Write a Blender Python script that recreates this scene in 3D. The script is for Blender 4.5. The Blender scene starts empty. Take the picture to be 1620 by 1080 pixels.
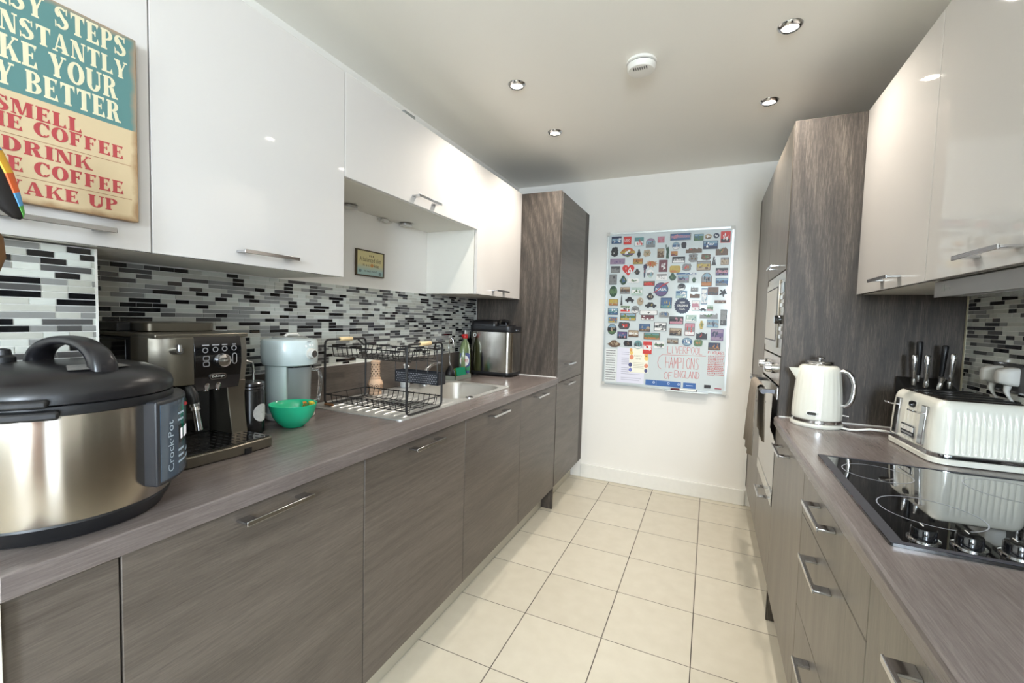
import bpy, bmesh, math, random
from mathutils import Vector, Matrix

# ------------------------------------------------------------------ camera, world, daylight, exposure
SC = bpy.context.scene
COL = SC.collection
R = math.radians


def make_camera():
    f, yaw, pitch, roll, h = 688.08, R(24.39), R(3.085), R(1.5745), 1.3093
    fwd = Vector((-math.sin(yaw) * math.cos(pitch), math.cos(yaw) * math.cos(pitch), -math.sin(pitch)))
    right = Vector((math.cos(yaw), math.sin(yaw), 0))
    up = right.cross(fwd)
    r2 = right * math.cos(roll) + up * math.sin(roll)
    u2 = -right * math.sin(roll) + up * math.cos(roll)
    cd = bpy.data.cameras.new('camera')
    cd.sensor_fit = 'HORIZONTAL'
    cd.sensor_width = 36.0
    cd.lens = f / 1620 * 36.0
    cd.clip_start = 0.02
    co = bpy.data.objects.new('camera', cd)
    COL.objects.link(co)
    m = Matrix((r2, u2, -fwd)).transposed().to_4x4()
    m.translation = (0, 0, h)
    co.matrix_world = m
    SC.camera = co


make_camera()
W = bpy.data.worlds.new('daylight')
SC.world = W
W.use_nodes = True
W.node_tree.nodes['Background'].inputs[0].default_value = (0.72, 0.86, 1.0, 1)
W.node_tree.nodes['Background'].inputs[1].default_value = 1.5


def area_light(name, loc, rot, sx, sy, power, color):
    l = bpy.data.lights.new(name, 'AREA')
    l.shape = 'RECTANGLE'
    l.size, l.size_y, l.energy, l.color = sx, sy, power, color
    o = bpy.data.objects.new(name, l)
    o.location, o.rotation_euler = loc, rot
    COL.objects.link(o)
    return o


# daylight: a tall glazed opening in the right-hand wall behind the camera, and a small window in the rear wall
area_light('glazed_door_daylight', (0.955, -0.86, 1.20), (R(90), 0, R(90)), 0.50, 1.9, 9, (0.75, 0.87, 1.0))
area_light('window_daylight', (-0.30, -2.47, 1.735), (R(90), 0, 0), 0.62, 0.74, 7, (0.74, 0.93, 0.95))
area_light('rear_fill_light', (0.595, -2.47, 1.70), (R(90), 0, R(6)), 0.46, 0.95, 58, (0.75, 0.87, 1.0))  # added fill light behind the camera, brightens the end wall
SPOT_POWER = 22
SPOT_COLOR = (1.0, 0.92, 0.82)
SC.view_settings.view_transform = 'Standard'
SC.view_settings.look = 'None'
SC.view_settings.gamma = 1
SC.view_settings.use_curve_mapping = False
SC.view_settings.exposure = 1.07
SC.cycles.use_denoising = True
SC.cycles.max_bounces = 10
SC.cycles.diffuse_bounces = 6
SC.cycles.caustics_reflective = False
SC.cycles.caustics_refractive = False
SC.cycles.sample_clamp_indirect = 6
RNG = random.Random(11)

# ------------------------------------------------------------------ materials


def srgb(r, g, b):
    def f(c):
        c /= 255
        return c / 12.92 if c <= 0.04045 else ((c + 0.055) / 1.055) ** 2.4
    return (f(r), f(g), f(b), 1)


MATS = {}


def base_mat(name):
    m = bpy.data.materials.new(name)
    m.use_nodes = True
    nt = m.node_tree
    return m, nt, nt.nodes['Principled BSDF']


def M(name, rgb=None, rough=0.5, metal=0.0, coat=0.0, vary=0.04, scale=30, bump=0.0, trans=0.0, ior=1.45, emit=0, spec=0.5, aniso=0):
    """plain procedural material: a colour with a little noise in it"""
    if name in MATS:
        return MATS[name]
    m, nt, b = base_mat(name)
    c = srgb(*rgb)
    tc = nt.nodes.new('ShaderNodeTexCoord')
    n = nt.nodes.new('ShaderNodeTexNoise')
    n.inputs['Scale'].default_value = scale
    n.inputs['Detail'].default_value = 3
    nt.links.new(tc.outputs['Object'], n.inputs['Vector'])
    mix = nt.nodes.new('ShaderNodeMix')
    mix.data_type = 'RGBA'
    mix.inputs['A'].default_value = tuple(max(0, x * (1 - vary)) for x in c[:3]) + (1,)
    mix.inputs['B'].default_value = tuple(min(1, x * (1 + vary)) for x in c[:3]) + (1,)
    nt.links.new(n.outputs['Fac'], mix.inputs['Factor'])
    nt.links.new(mix.outputs['Result'], b.inputs['Base Color'])
    b.inputs['Roughness'].default_value = rough
    b.inputs['Metallic'].default_value = metal
    b.inputs['Coat Weight'].default_value = coat
    b.inputs['Coat Roughness'].default_value = 0.03
    b.inputs['IOR'].default_value = ior
    b.inputs['Specular IOR Level'].default_value = spec
    b.inputs['Transmission Weight'].default_value = trans
    if aniso:
        b.inputs['Anisotropic'].default_value = aniso
        b.inputs['Anisotropic Rotation'].default_value = 0.25
    if bump:
        bn = nt.nodes.new('ShaderNodeBump')
        bn.inputs['Strength'].default_value = bump
        bn.inputs['Distance'].default_value = 0.002
        nt.links.new(n.outputs['Fac'], bn.inputs['Height'])
        nt.links.new(bn.outputs['Normal'], b.inputs['Normal'])
    if emit:
        b.inputs['Emission Color'].default_value = c
        b.inputs['Emission Strength'].default_value = emit
    MATS[name] = m
    return m


def wood(name, axis, dark, mid, light, rough=0.42, bump=0.25, coat=0.0, ring=1.0, mixv=(0.30, 0.30, 0.40, 0.03)):
    """grey-brown limed oak laminate with its grain along one axis"""
    m, nt, b = base_mat(name)
    N, L = nt.nodes.new, nt.links.new
    tc = N('ShaderNodeTexCoord')
    oi = N('ShaderNodeObjectInfo')
    mul = N('ShaderNodeMath'); mul.operation = 'MULTIPLY'; mul.inputs[1].default_value = 37.0
    L(oi.outputs['Random'], mul.inputs[0])
    add = N('ShaderNodeVectorMath'); add.operation = 'ADD'
    L(tc.outputs['Object'], add.inputs[0]); L(mul.outputs[0], add.inputs[1])

    def mapped(along, across):
        mp = N('ShaderNodeMapping')
        s = [across] * 3
        s['xyz'.index(axis)] = along
        mp.inputs['Scale'].default_value = s
        L(add.outputs[0], mp.inputs['Vector'])
        return mp.outputs['Vector']

    def noise(along, across, detail, rg=0.6):
        n = N('ShaderNodeTexNoise')
        n.inputs['Scale'].default_value = 1
        n.inputs['Detail'].default_value = detail
        n.inputs['Roughness'].default_value = rg
        L(mapped(along, across), n.inputs['Vector'])
        return n.outputs['Fac']

    def math2(op, a, bb):
        q = N('ShaderNodeMath'); q.operation = op
        for i, v in enumerate((a, bb)):
            if isinstance(v, (int, float)):
                q.inputs[i].default_value = v
            else:
                L(v, q.inputs[i])
        return q.outputs[0]
    broad = noise(0.9, 7, 2, 0.5)
    streak = noise(6.0, 150, 3, 0.6)
    pore = noise(26, 480, 3, 0.75)
    fig = noise(0.40, 2.6, 1, 0.4)                     # cathedral figure: rings of a slow field
    rings = math2('SINE', math2('MULTIPLY', fig, 120 * ring), 0)
    v = math2('ADD', math2('MULTIPLY', broad, mixv[0]), math2('MULTIPLY', streak, mixv[1]))
    v = math2('ADD', v, math2('MULTIPLY', pore, mixv[2]))
    v = math2('ADD', v, math2('MULTIPLY', rings, mixv[3]))
    cr = N('ShaderNodeValToRGB')
    e = cr.color_ramp.elements
    e[0].position, e[0].color = 0.33, srgb(*dark)
    e[1].position, e[1].color = 0.68, srgb(*light)
    k = cr.color_ramp.elements.new(0.5)
    k.color = srgb(*mid)
    L(v, cr.inputs['Fac'])
    L(cr.outputs['Color'], b.inputs['Base Color'])
    bn = N('ShaderNodeBump')
    bn.inputs['Strength'].default_value = bump
    bn.inputs['Distance'].default_value = 0.0015
    L(v, bn.inputs['Height'])
    L(bn.outputs['Normal'], b.inputs['Normal'])
    b.inputs['Roughness'].default_value = rough
    b.inputs['Coat Weight'].default_value = coat
    b.inputs['Coat Roughness'].default_value = 0.12
    MATS[name] = m
    return m


def floor_material():
    m, nt, b = base_mat('floor_tile')
    N, L = nt.nodes.new, nt.links.new
    tc = N('ShaderNodeTexCoord')
    sep = N('ShaderNodeSeparateXYZ')
    L(tc.outputs['Object'], sep.inputs[0])
    ts = 0.3405

    def mt(op, a, bb=0.0):
        q = N('ShaderNodeMath'); q.operation = op
        for i, v in enumerate((a, bb)):
            if isinstance(v, (int, float)):
                q.inputs[i].default_value = v
            else:
                L(v, q.inputs[i])
        return q.outputs[0]
    cells, masks = [], []
    for ax, off, g in (('X', -0.6884, 0.0062), ('Y', 1.4009, 0.0046)):
        t = mt('DIVIDE', mt('SUBTRACT', sep.outputs[ax], off), ts)
        cells.append(mt('FLOOR', t))
        d = mt('ABSOLUTE', mt('SUBTRACT', mt('FRACT', t), 0.5))
        masks.append(mt('GREATER_THAN', d, 0.5 - g))
    grout = mt('MAXIMUM', masks[0], masks[1])
    cv = N('ShaderNodeCombineXYZ')
    L(cells[0], cv.inputs[0]); L(cells[1], cv.inputs[1])
    wn = N('ShaderNodeTexWhiteNoise'); wn.noise_dimensions = '2D'
    L(cv.outputs[0], wn.inputs['Vector'])
    ns = N('ShaderNodeTexNoise')
    ns.inputs['Scale'].default_value = 14; ns.inputs['Detail'].default_value = 6
    L(tc.outputs['Object'], ns.inputs['Vector'])
    cr = N('ShaderNodeValToRGB')
    cr.color_ramp.elements[0].position = 0.2; cr.color_ramp.elements[0].color = srgb(198, 190, 172)
    cr.color_ramp.elements[1].position = 0.85; cr.color_ramp.elements[1].color = srgb(212, 205, 188)
    L(mt('ADD', mt('MULTIPLY', ns.outputs['Fac'], 0.7), mt('MULTIPLY', wn.outputs['Value'], 0.3)), cr.inputs['Fac'])
    mix = N('ShaderNodeMix'); mix.data_type = 'RGBA'
    L(grout, mix.inputs['Factor']); L(cr.outputs['Color'], mix.inputs['A'])
    mix.inputs['B'].default_value = srgb(92, 84, 76)
    L(mix.outputs['Result'], b.inputs['Base Color'])
    L(mt('ADD', mt('MULTIPLY', grout, 0.5), 0.34), b.inputs['Roughness'])
    bn = N('ShaderNodeBump'); bn.inputs['Strength'].default_value = 0.5; bn.inputs['Distance'].default_value = 0.002
    L(mt('SUBTRACT', 1.0, grout), bn.inputs['Height'])
    L(bn.outputs['Normal'], b.inputs['Normal'])
    return m


DOORWOOD = ((72, 65, 59), (93, 85, 78), (112, 103, 95))
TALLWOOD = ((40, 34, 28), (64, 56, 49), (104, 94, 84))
WOOD_Y = wood('limed_oak_horizontal', 'y', *DOORWOOD, rough=0.36, bump=0.10)
WOOD_V_LIT = wood('limed_oak_upright_lit', 'z', (92, 85, 77), (113, 105, 95), (132, 123, 112), rough=0.33, bump=0.06)  # oak lightened: the daylight on the hob-side fronts is put into its colour
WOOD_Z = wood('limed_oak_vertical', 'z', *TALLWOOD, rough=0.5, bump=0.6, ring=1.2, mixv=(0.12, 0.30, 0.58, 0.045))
WOOD_TOP = wood('limed_oak_worktop', 'y', (94, 86, 83), (112, 103, 100), (130, 121, 118), rough=0.25, bump=0.05)
FLOOR = floor_material()
WALL = M('wall_paint', (236, 233, 227), 0.75, vary=0.015, scale=6, bump=0.02)
CEIL = M('ceiling_paint', (242, 239, 232), 0.6, vary=0.01, scale=5)
GLOSS = M('cream_gloss_lacquer', (208, 204, 200), 0.05, coat=0.3, vary=0.008, scale=4)
CARC = M('white_melamine', (222, 219, 210), 0.45, vary=0.01)
CHROME = M('polished_chrome', (208, 208, 210), 0.1, metal=1, vary=0.01)
BRUSHED = M('brushed_nickel', (200, 200, 202), 0.15, metal=1, vary=0.05, scale=90)
STEEL = M('stainless_steel', (196, 194, 190), 0.22, metal=1, vary=0.05, scale=60)
BLACK = M('black_plastic', (26, 26, 28), 0.38, vary=0.1)
BLACKG = M('gloss_black', (14, 14, 16), 0.08, coat=0.3, vary=0.1)
GLASSB = M('black_ceramic_glass', (9, 9, 11), 0.03, coat=1.0, vary=0.05)
WIRE = M('black_painted_wire', (24, 23, 23), 0.42, vary=0.2, scale=60)
RUBBER = M('dark_rubber', (34, 33, 33), 0.7)
WHITEP = M('white_plastic', (232, 230, 224), 0.35, vary=0.02)
GREYP = M('grey_plastic', (140, 142, 138), 0.45)
PALEP = M('pale_grey_plastic', (205, 203, 196), 0.42)
CREAM = M('cream_enamel', (232, 230, 218), 0.16, coat=0.5, vary=0.015)
GLASS = M('clear_glass', (248, 250, 250), 0.02, trans=1.0, ior=1.46, vary=0.0)
BEECH = M('pale_beech', (226, 200, 152), 0.45, vary=0.1, scale=80)
PLINTH = M('beige_plinth', (196, 190, 172), 0.35, vary=0.03)

# ------------------------------------------------------------------ mesh builder
LOC = {}


class G:
    """collects shapes in world coordinates and links them as ONE mesh object"""

    def __init__(self):
        self.bm = bmesh.new()

    def _face(self, vs, m):
        try:
            f = self.bm.faces.new(vs)
            f.material_index = m
            return f
        except ValueError:
            return None

    def box(self, lo, hi, m=0, T=None):
        c = [(x, y, z) for x in (lo[0], hi[0]) for y in (lo[1], hi[1]) for z in (lo[2], hi[2])]
        vs = [self.bm.verts.new(T @ Vector(p) if T else p) for p in c]
        for q in ((0, 1, 3, 2), (4, 6, 7, 5), (0, 4, 5, 1), (2, 3, 7, 6), (0, 2, 6, 4), (1, 5, 7, 3)):
            self._face([vs[i] for i in q], m)
        return self

    def loft(self, rings, m=0, caps=True, closed=True, capm=None):
        rv = [[self.bm.verts.new(p) for p in r] for r in rings]
        n = len(rv[0])
        for a, b in zip(rv, rv[1:]):
            for i in range(n if closed else n - 1):
                j = (i + 1) % n
                self._face((a[i], a[j], b[j], b[i]), m)
        if caps:
            self._face(rv[0][::-1], m if capm is None else capm)
            self._face(rv[-1], m if capm is None else capm)
        return self

    def lathe(self, prof, c, m=0, seg=40, axis='z', flute=None, caps=True, T=None):
        """prof: (radius, height) pairs"""
        rings = []
        for k, (r, h) in enumerate(prof):
            ring = []
            for i in range(seg):
                a = 2 * math.pi * i / seg
                rr = r * (1 + (flute(a, k) if flute else 0))
                p = {'z': (rr * math.cos(a), rr * math.sin(a), h), 'x': (h, rr * math.cos(a), rr * math.sin(a)),
                     'y': (rr * math.sin(a), h, rr * math.cos(a))}[axis]
                p = Vector(p)
                if T:
                    p = T @ p
                ring.append(p + Vector(c))
            rings.append(ring)
        return self.loft(rings, m, caps)

    def tube(self, pts, r, m=0, seg=10, closed=False):
        pts = [Vector(p) for p in pts]
        n = len(pts)
        rings = []
        nrm = None
        for i, p in enumerate(pts):
            a = pts[i - 1] if (i or closed) else p
            b = pts[(i + 1) % n] if (i < n - 1 or closed) else p
            t = (b - a).normalized()
            if nrm is None:
                nrm = t.orthogonal().normalized()
            nrm = (nrm - t * nrm.dot(t))
            nrm = nrm.normalized() if nrm.length > 1e-6 else t.orthogonal().normalized()
            bi = t.cross(nrm)
            rr = r[i] if isinstance(r, (list, tuple)) else r
            rings.append([p + (nrm * math.cos(2 * math.pi * k / seg) + bi * math.sin(2 * math.pi * k / seg)) * rr for k in range(seg)])
        if closed:
            rings.append(rings[0])
            return self.loft(rings, m, caps=False)
        return self.loft(rings, m)

    def prism(self, poly, o, u, v, d0, d1, m=0, sidem=None):
        """2-D polygon in the plane (o, u, v) pushed from d0 to d1 along u x v"""
        o, u, v = Vector(o), Vector(u), Vector(v)
        n = u.cross(v).normalized()
        A = [self.bm.verts.new(o + u * p[0] + v * p[1] + n * d0) for p in poly]
        B = [self.bm.verts.new(o + u * p[0] + v * p[1] + n * d1) for p in poly]
        k = len(poly)
        for i in range(k):
            self._face((A[i], A[(i + 1) % k], B[(i + 1) % k], B[i]), m if sidem is None else sidem)
        self._face(A[::-1], m if sidem is None else sidem)
        self._face(B, m)
        return self

    def flat(self, poly, o, u, v, d, m=0):
        o, u, v = Vector(o), Vector(u), Vector(v)
        n = u.cross(v).normalized()
        self._face([self.bm.verts.new(o + u * p[0] + v * p[1] + n * d) for p in poly], m)
        return self

    def text(self, body, o, u, v, w, h, d=0.0004, m=0, bold=0.0, spacing=1.0, dmap=None):
        """lettering whose bounding box starts at o and measures w by h along u and v"""
        cu = bpy.data.curves.new('lettering', 'FONT')
        cu.body = body
        cu.offset = bold
        cu.space_character = spacing
        cu.resolution_u = 3
        ob = bpy.data.objects.new('lettering', cu)
        COL.objects.link(ob)
        dg = bpy.context.evaluated_depsgraph_get()
        ev = ob.evaluated_get(dg)
        me = ev.to_mesh()
        if len(me.vertices):
            xs = [q.co.x for q in me.vertices]
            ys = [q.co.y for q in me.vertices]
            x0, y0 = min(xs), min(ys)
            sx = w / max(1e-6, max(xs) - x0)
            sy = h / max(1e-6, max(ys) - y0)
            o, u, v = Vector(o), Vector(u), Vector(v)
            n = u.cross(v).normalized()
            vs = [self.bm.verts.new(o + u * ((q.co.x - x0) * sx) + v * ((q.co.y - y0) * sy) + n * d) for q in me.vertices]
            for p in me.polygons:
                self._face([vs[i] for i in p.vertices], m)
        ev.to_mesh_clear()
        bpy.data.objects.remove(ob)
        bpy.data.curves.remove(cu)
        return self

    def build(self, name, mats, parent=None, bevel=0.0, seg=2, angle=38, smooth=True, sub=0, weld=False):
        bm = self.bm
        if weld:
            bmesh.ops.remove_doubles(bm, verts=bm.verts, dist=1e-5)
        off = LOC.get(parent.name, Vector((0, 0, 0))) if parent else Vector((0, 0, 0))
        if not parent:                                       # a one-mesh thing: its origin is the middle of its base
            lo = Vector([min(q.co[i] for q in bm.verts) for i in range(3)])
            hi = Vector([max(q.co[i] for q in bm.verts) for i in range(3)])
            off = Vector(((lo.x + hi.x) / 2, (lo.y + hi.y) / 2, lo.z)) if name not in KEEP0 else Vector((0, 0, 0))
        bmesh.ops.translate(bm, verts=bm.verts, vec=-off)
        bmesh.ops.recalc_face_normals(bm, faces=bm.faces)
        me = bpy.data.meshes.new(name)
        bm.to_mesh(me)
        bm.free()
        for q in (mats if isinstance(mats, (list, tuple)) else [mats]):
            me.materials.append(q)
        if smooth:
            me.shade_smooth()
            me.set_sharp_from_angle(angle=R(angle))
        o = bpy.data.objects.new(name, me)
        COL.objects.link(o)
        if parent:
            o.parent = parent
            LOC[o.name] = off
        else:
            o.location = off
            LOC[o.name] = off
        if bevel:
            md = o.modifiers.new('edges', 'BEVEL')
            md.width, md.segments, md.limit_method, md.angle_limit = bevel, seg, 'ANGLE', R(40)
            md.use_clamp_overlap = True
        if sub:
            md = o.modifiers.new('round', 'SUBSURF')
            md.levels = md.render_levels = sub
        return o


KEEP0 = {'floor'}


def tag(o, label, cat, group=None, kind=None):
    o['label'], o['category'] = label, cat
    if group:
        o['group'] = group
    if kind:
        o['kind'] = kind
    return o


def thing(name, label, cat, loc, group=None):
    o = bpy.data.objects.new(name, None)
    COL.objects.link(o)
    o.location = loc
    o.empty_display_size = 0.05
    LOC[o.name] = Vector(loc)
    return tag(o, label, cat, group)


def struct(name, g, mats, label=None, cat=None, **k):
    o = g.build(name, mats, **k)
    o['kind'] = 'structure'
    if label:
        o['label'] = label
    if cat:
        o['category'] = cat
    return o


def rrect(x0, y0, x1, y1, r, n=6):
    """rounded rectangle outline"""
    pts = []
    for cx, cy, a0 in ((x1 - r, y1 - r, 0), (x0 + r, y1 - r, 90), (x0 + r, y0 + r, 180), (x1 - r, y0 + r, 270)):
        for i in range(n + 1):
            a = R(a0 + 90 * i / n)
            pts.append((cx + r * math.cos(a), cy + r * math.sin(a)))
    return pts


def ellipse(cx, cy, rx, ry, n=28):
    return [(cx + rx * math.cos(2 * math.pi * i / n), cy + ry * math.sin(2 * math.pi * i / n)) for i in range(n)]


X, Y, Z = Vector((1, 0, 0)), Vector((0, 1, 0)), Vector((0, 0, 1))

# ------------------------------------------------------------------ the room
XL, XRW, YB, YR, ZC = -1.565, 0.873, 3.52, -2.5, 2.437
struct('floor', G().box((-1.7, YR - 0.1, -0.05), (1.0, YB + 0.1, 0)), FLOOR, 'cream square floor tiles with dark grout', 'floor')
struct('ceiling', G().box((-1.7, YR - 0.1, ZC), (1.0, YB + 0.1, ZC + 0.08)), CEIL, 'plain off-white ceiling', 'ceiling')
struct('wall_left', G().box((XL - 0.1, YR, 0), (XL, YB, ZC)), WALL, 'off-white wall behind the sink run', 'wall')
g = G()
GY, GZ = (-1.13, -0.59), (0.2, 2.2)
g.box((XRW, GY[1], 0), (XRW + 0.1, YB, ZC)).box((XRW, YR, 0), (XRW + 0.1, GY[0], ZC)).box((XRW, GY[0], 0), (XRW + 0.1, GY[1], GZ[0])).box((XRW, GY[0], GZ[1]), (XRW + 0.1, GY[1], ZC))
struct('wall_right', g, WALL, 'off-white wall behind the hob', 'wall')
g = G()
for y in (GY[0], GY[1] - 0.03):
    g.box((XRW + 0.02, y, GZ[0]), (XRW + 0.07, y + 0.03, GZ[1]))
for z in (GZ[0], GZ[1] - 0.03):
    g.box((XRW + 0.02, GY[0] + 0.03, z), (XRW + 0.07, GY[1] - 0.03, z + 0.03))
struct('window_2', g, WHITEP)
struct('wall_back', G().box((XL - 0.1, YB, 0), (XRW + 0.1, YB + 0.1, ZC)), WALL, 'off-white end wall behind the magnet board', 'wall')
g = G()
W1, WFILL, WZ = (-0.62, 0.02), (0.355, 0.835), (1.20, 2.20)  # second rear opening is made up to hold the fill light
for x0, x1 in ((XL - 0.1, W1[0]), (W1[1], WFILL[0]), (WFILL[1], XRW + 0.1)):
    g.box((x0, YR - 0.1, 0), (x1, YR, ZC))
for (x0, x1), z0, z1 in ((W1, 1.35, 2.12), (WFILL, WZ[0], WZ[1])):
    g.box((x0, YR - 0.1, 0), (x1, YR, z0)).box((x0, YR - 0.1, z1), (x1, YR, ZC))
struct('wall_rear', g, WALL)
for n, ((x0, x1), z0, z1) in enumerate(((W1, 1.35, 2.12), (WFILL, WZ[0], WZ[1]))):
    g = G()
    for x in (x0, x1 - 0.035):
        g.box((x, YR - 0.08, z0), (x + 0.035, YR - 0.03, z1))
    for z in (z0, z1 - 0.035):
        g.box((x0 + 0.035, YR - 0.08, z), (x1 - 0.035, YR - 0.03, z + 0.035))
    struct('window_%d' % (1 if n == 0 else 3), g, WHITEP)  # the last frame surrounds the added fill opening
struct('baseboard_back', G().box((-0.93, YB - 0.016, 0), (0.285, YB, 0.113)), M('white_satin_paint', (232, 230, 224), 0.35), 'white skirting board under the magnet board', 'skirting', bevel=0.004)
# boxed-out strip of wall behind the pressure cooker
struct('wall_pier', G().box((XL, 0.255, 0.917), (-1.276, 0.512, 1.438)), WALL)

# panels added behind the camera only to be reflected in the steel cooker
struct('brown_reflection_panel', G().box((0.845, -1.95, 0), (XRW - 0.0005, -1.16, 2.02)), M('brown_panel_wood', (112, 74, 50), 0.4, vary=0.15, scale=12), bevel=0.003)
struct('dark_reflection_panel', G().box((-1.5, YR + 0.0005, 0), (-0.70, YR + 0.03, 2.05)), M('dark_panel_paint', (46, 42, 40), 0.4), bevel=0.003)

# mosaic splashbacks: strips of glass tile in grout
TILES = [M('mosaic_black', (16, 16, 19), 0.08, coat=0.5, vary=0.1), M('mosaic_charcoal', (84, 83, 82), 0.2, vary=0.05), M('mosaic_grey', (140, 140, 137), 0.2, vary=0.05),
         M('mosaic_pale', (206, 209, 201), 0.1, coat=0.4, vary=0.06, scale=60), M('mosaic_stone', (188, 188, 178), 0.15, vary=0.08, scale=60)]
GROUT = M('mosaic_grout', (222, 221, 215), 0.7)


def mosaic(name, label, x, nx, y0, y1, z0, z1, seed):
    x += nx * 0.0004
    """x: wall plane; nx: +1 if the tiles face +x"""
    rng = random.Random(seed)
    g = G()
    g.box((min(x, x + nx * 0.004), y0, z0), (max(x, x + nx * 0.004), y1, z1), 0)
    p, gr, S, Lg = 0.0142, 0.0020, 0.041, 0.0825
    row, z, m = 0, z1 - p, 3
    last = []
    while z > z0 - p * 0.9:
        y = y0 - rng.choice((0.0, 0.02, 0.041, 0.06))
        while y < y1:
            w = Lg if rng.random() < 0.42 else S
            a, b, c, d = max(y, y0), min(y + w - gr, y1), max(z, z0), z + p - gr
            if b - a > 0.004 and d - c > 0.003:
                k = rng.random()
                if k < 0.42 and m < 3:
                    k = rng.uniform(0.15, 1)
                m = 1 if k < 0.29 else 2 if k < 0.42 else 3 if k < 0.60 else 4 if k < 0.83 else 5
                g.box((min(x, x + nx * 0.006), a, c), (max(x, x + nx * 0.006), b, d), m)
            y += w
        z -= p
    t = thing(name, label, 'splashback', (x, (y0 + y1) / 2, z0))
    g.build('mosaic_tile', [GROUT] + TILES, t, smooth=False)
    return t


sp = mosaic('mosaic_splashback', 'long black, grey and white mosaic splashback behind the drying rack and sink', XL, 1, 0.515, 2.7995, 1.0735, 1.4395, 3)
G().box((XL + 0.0005, 2.790, 1.0735), (XL + 0.0075, 2.7985, 1.4395)).build('edge_trim', WHITEP, sp)
sp = mosaic('mosaic_splashback', 'mosaic splashback strip on the boxed-out wall behind the pressure cooker', -1.276, 1, 0.258, 0.509, 0.917, 1.4385, 5)
G().box((-1.276, 0.509, 0.917), (-1.2685, 0.5135, 1.4385)).build('edge_trim', WHITEP, sp)
sp = mosaic('mosaic_splashback', 'shaded mosaic splashback behind the toaster under the extractor hood', XRW, -1, 0.2, 2.17, 0.917, 1.4395, 9)
G().box((XRW - 0.0075, 2.166, 0.917), (XRW - 0.0005, 2.178, 1.4395)).build('edge_trim', M('cream_sealant', (212, 206, 180), 0.5), sp)

# ------------------------------------------------------------------ kitchen units


def handle(parent, c, face, length=0.178, proj=0.038):
    """flat C-shaped bar handle; c: middle of its front edge on the door face, face = +1 when the door faces +x"""
    a, b, t = length / 2, proj, 0.006
    leg, bar = 0.030, 0.009
    poly = [(-a, 0), (-a, b), (a, b), (a, 0), (a - leg, 0), (a - leg, b - bar), (-a + leg, b - bar), (-a + leg, 0)]
    g = G()
    u, v = Y, X * face
    n = u.cross(v)
    g.prism(poly, Vector(c), u, v, -t / 2, t / 2)
    # the front bar is a little taller than the plate
    x0, x1 = sorted((c[0] + face * (b - 0.004), c[0] + face * (b + 0.0005)))
    g.box((x0, c[1] - a, c[2] - 0.0055), (x1, c[1] + a, c[2] + 0.0055))
    return g.build('handle', BRUSHED, parent, bevel=0.0012)


def front(parent, name, x, face, y0, y1, z0, z1, mat, hz=None, hy=None, th=0.020, bevel=0.0015, hl=0.178):
    """a door or drawer front whose outer face is the plane x"""
    a, b = sorted((x, x - face * th))
    d = G().box((a, y0 + 0.0016, z0), (b, y1 - 0.0016, z1)).build(name, mat, parent, bevel=bevel)
    if hz is not None:
        handle(d, (x, (y0 + y1) / 2 if hy is None else hy, hz), face, hl)
    return d


def carcass(parent, x0, x1, y0, y1, z0, z1, mat):
    return G().box((min(x0, x1), y0 + 0.0008, z0), (max(x0, x1), y1 - 0.0008, z1)).build('body', mat, parent)


FL, FR = -0.931, 0.2826
# --- left base run
g = thing('end_panel', 'white end panel closing the left worktop run at the picture edge', 'panel', (-1.25, 0.26, 0))
G().box((-1.56, 0.2360, 0), (-0.918, 0.2525, 0.8735)).build('board', CARC, g, bevel=0.001)
for y0, y1, lab, top, hy in (
        (0.2532, 0.3985, 'narrow grey-brown wood base cabinet below the left end of the pressure cooker', 0.872, None),
        (0.3985, 0.9985, 'wide grey-brown wood base cabinet below the coffee machine', 0.872, 0.695),
        (0.9985, 1.5975, 'grey-brown wood base cabinet below the green bowl and drying rack', 0.872, 1.300),
        (1.5975, 2.1985, 'grey-brown wood base cabinet right below the sink bowl', 0.70, 1.893),
        (2.1985, 2.7995, 'grey-brown wood base cabinet below the bread maker, beside the tall larder', 0.70, 2.47)):
    t = thing('base_cabinet', lab, 'cabinet', (-1.25, (y0 + y1) / 2, 0), 'grey-brown base cabinets on the sink side')
    carcass(t, -1.55, -0.953, y0, y1, 0.152, top, WOOD_Z)
    front(t, 'door', FL, 1, y0, y1, 0.151, 0.869, WOOD_Y, 0.845 if hy else None, hy)
g = thing('plinth', 'long beige plinth at floor level below the sink-side base cabinets', 'plinth', (-1.02, 1.53, 0))
G().box((-1.031, 0.2535, 0), (-1.0147, 2.7995, 0.150)).build('board', PLINTH, g, bevel=0.001)

# --- left worktop with its sink cut-out
WT0, WT1 = 0.875, 0.915
t = thing('worktop', 'long grey-brown wood-effect worktop carrying the sink and coffee machine', 'worktop', (-1.24, 1.53, WT0))
prof = [(-0.955, WT0), (-0.9185, WT0), (-0.916, WT0 + 0.001), (-0.915, WT0 + 0.0035), (-0.915, WT1 - 0.0045), (-0.9155, WT1 - 0.002), (-0.917, WT1 - 0.0006), (-0.9195, WT1), (-0.955, WT1)]
ym, BX0, BX1, BY0, BY1 = (0.2525, 2.7995), -1.415, -1.055, 1.745, 2.235
g = G()
g.prism(prof, (0, 2.7995, 0), X, Z, 0, 2.7995 - 0.2525)
for lo, hi in (((-1.5635, 0.2525), (-0.955, BY0)), ((-1.5635, BY1), (-0.955, 2.7995)), ((-1.5635, BY0), (BX0, BY1)), ((BX1, BY0), (-0.955, BY1))):
    g.box((lo[0], lo[1], WT0), (hi[0], hi[1], WT1))
g.build('board', WOOD_TOP, t, angle=6)
G().box((-1.54, 2.7925, WT1), (-0.93, 2.7992, WT1 + 0.004)).build('sealant', M('white_sealant', (225, 224, 220), 0.4), t)
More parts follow.
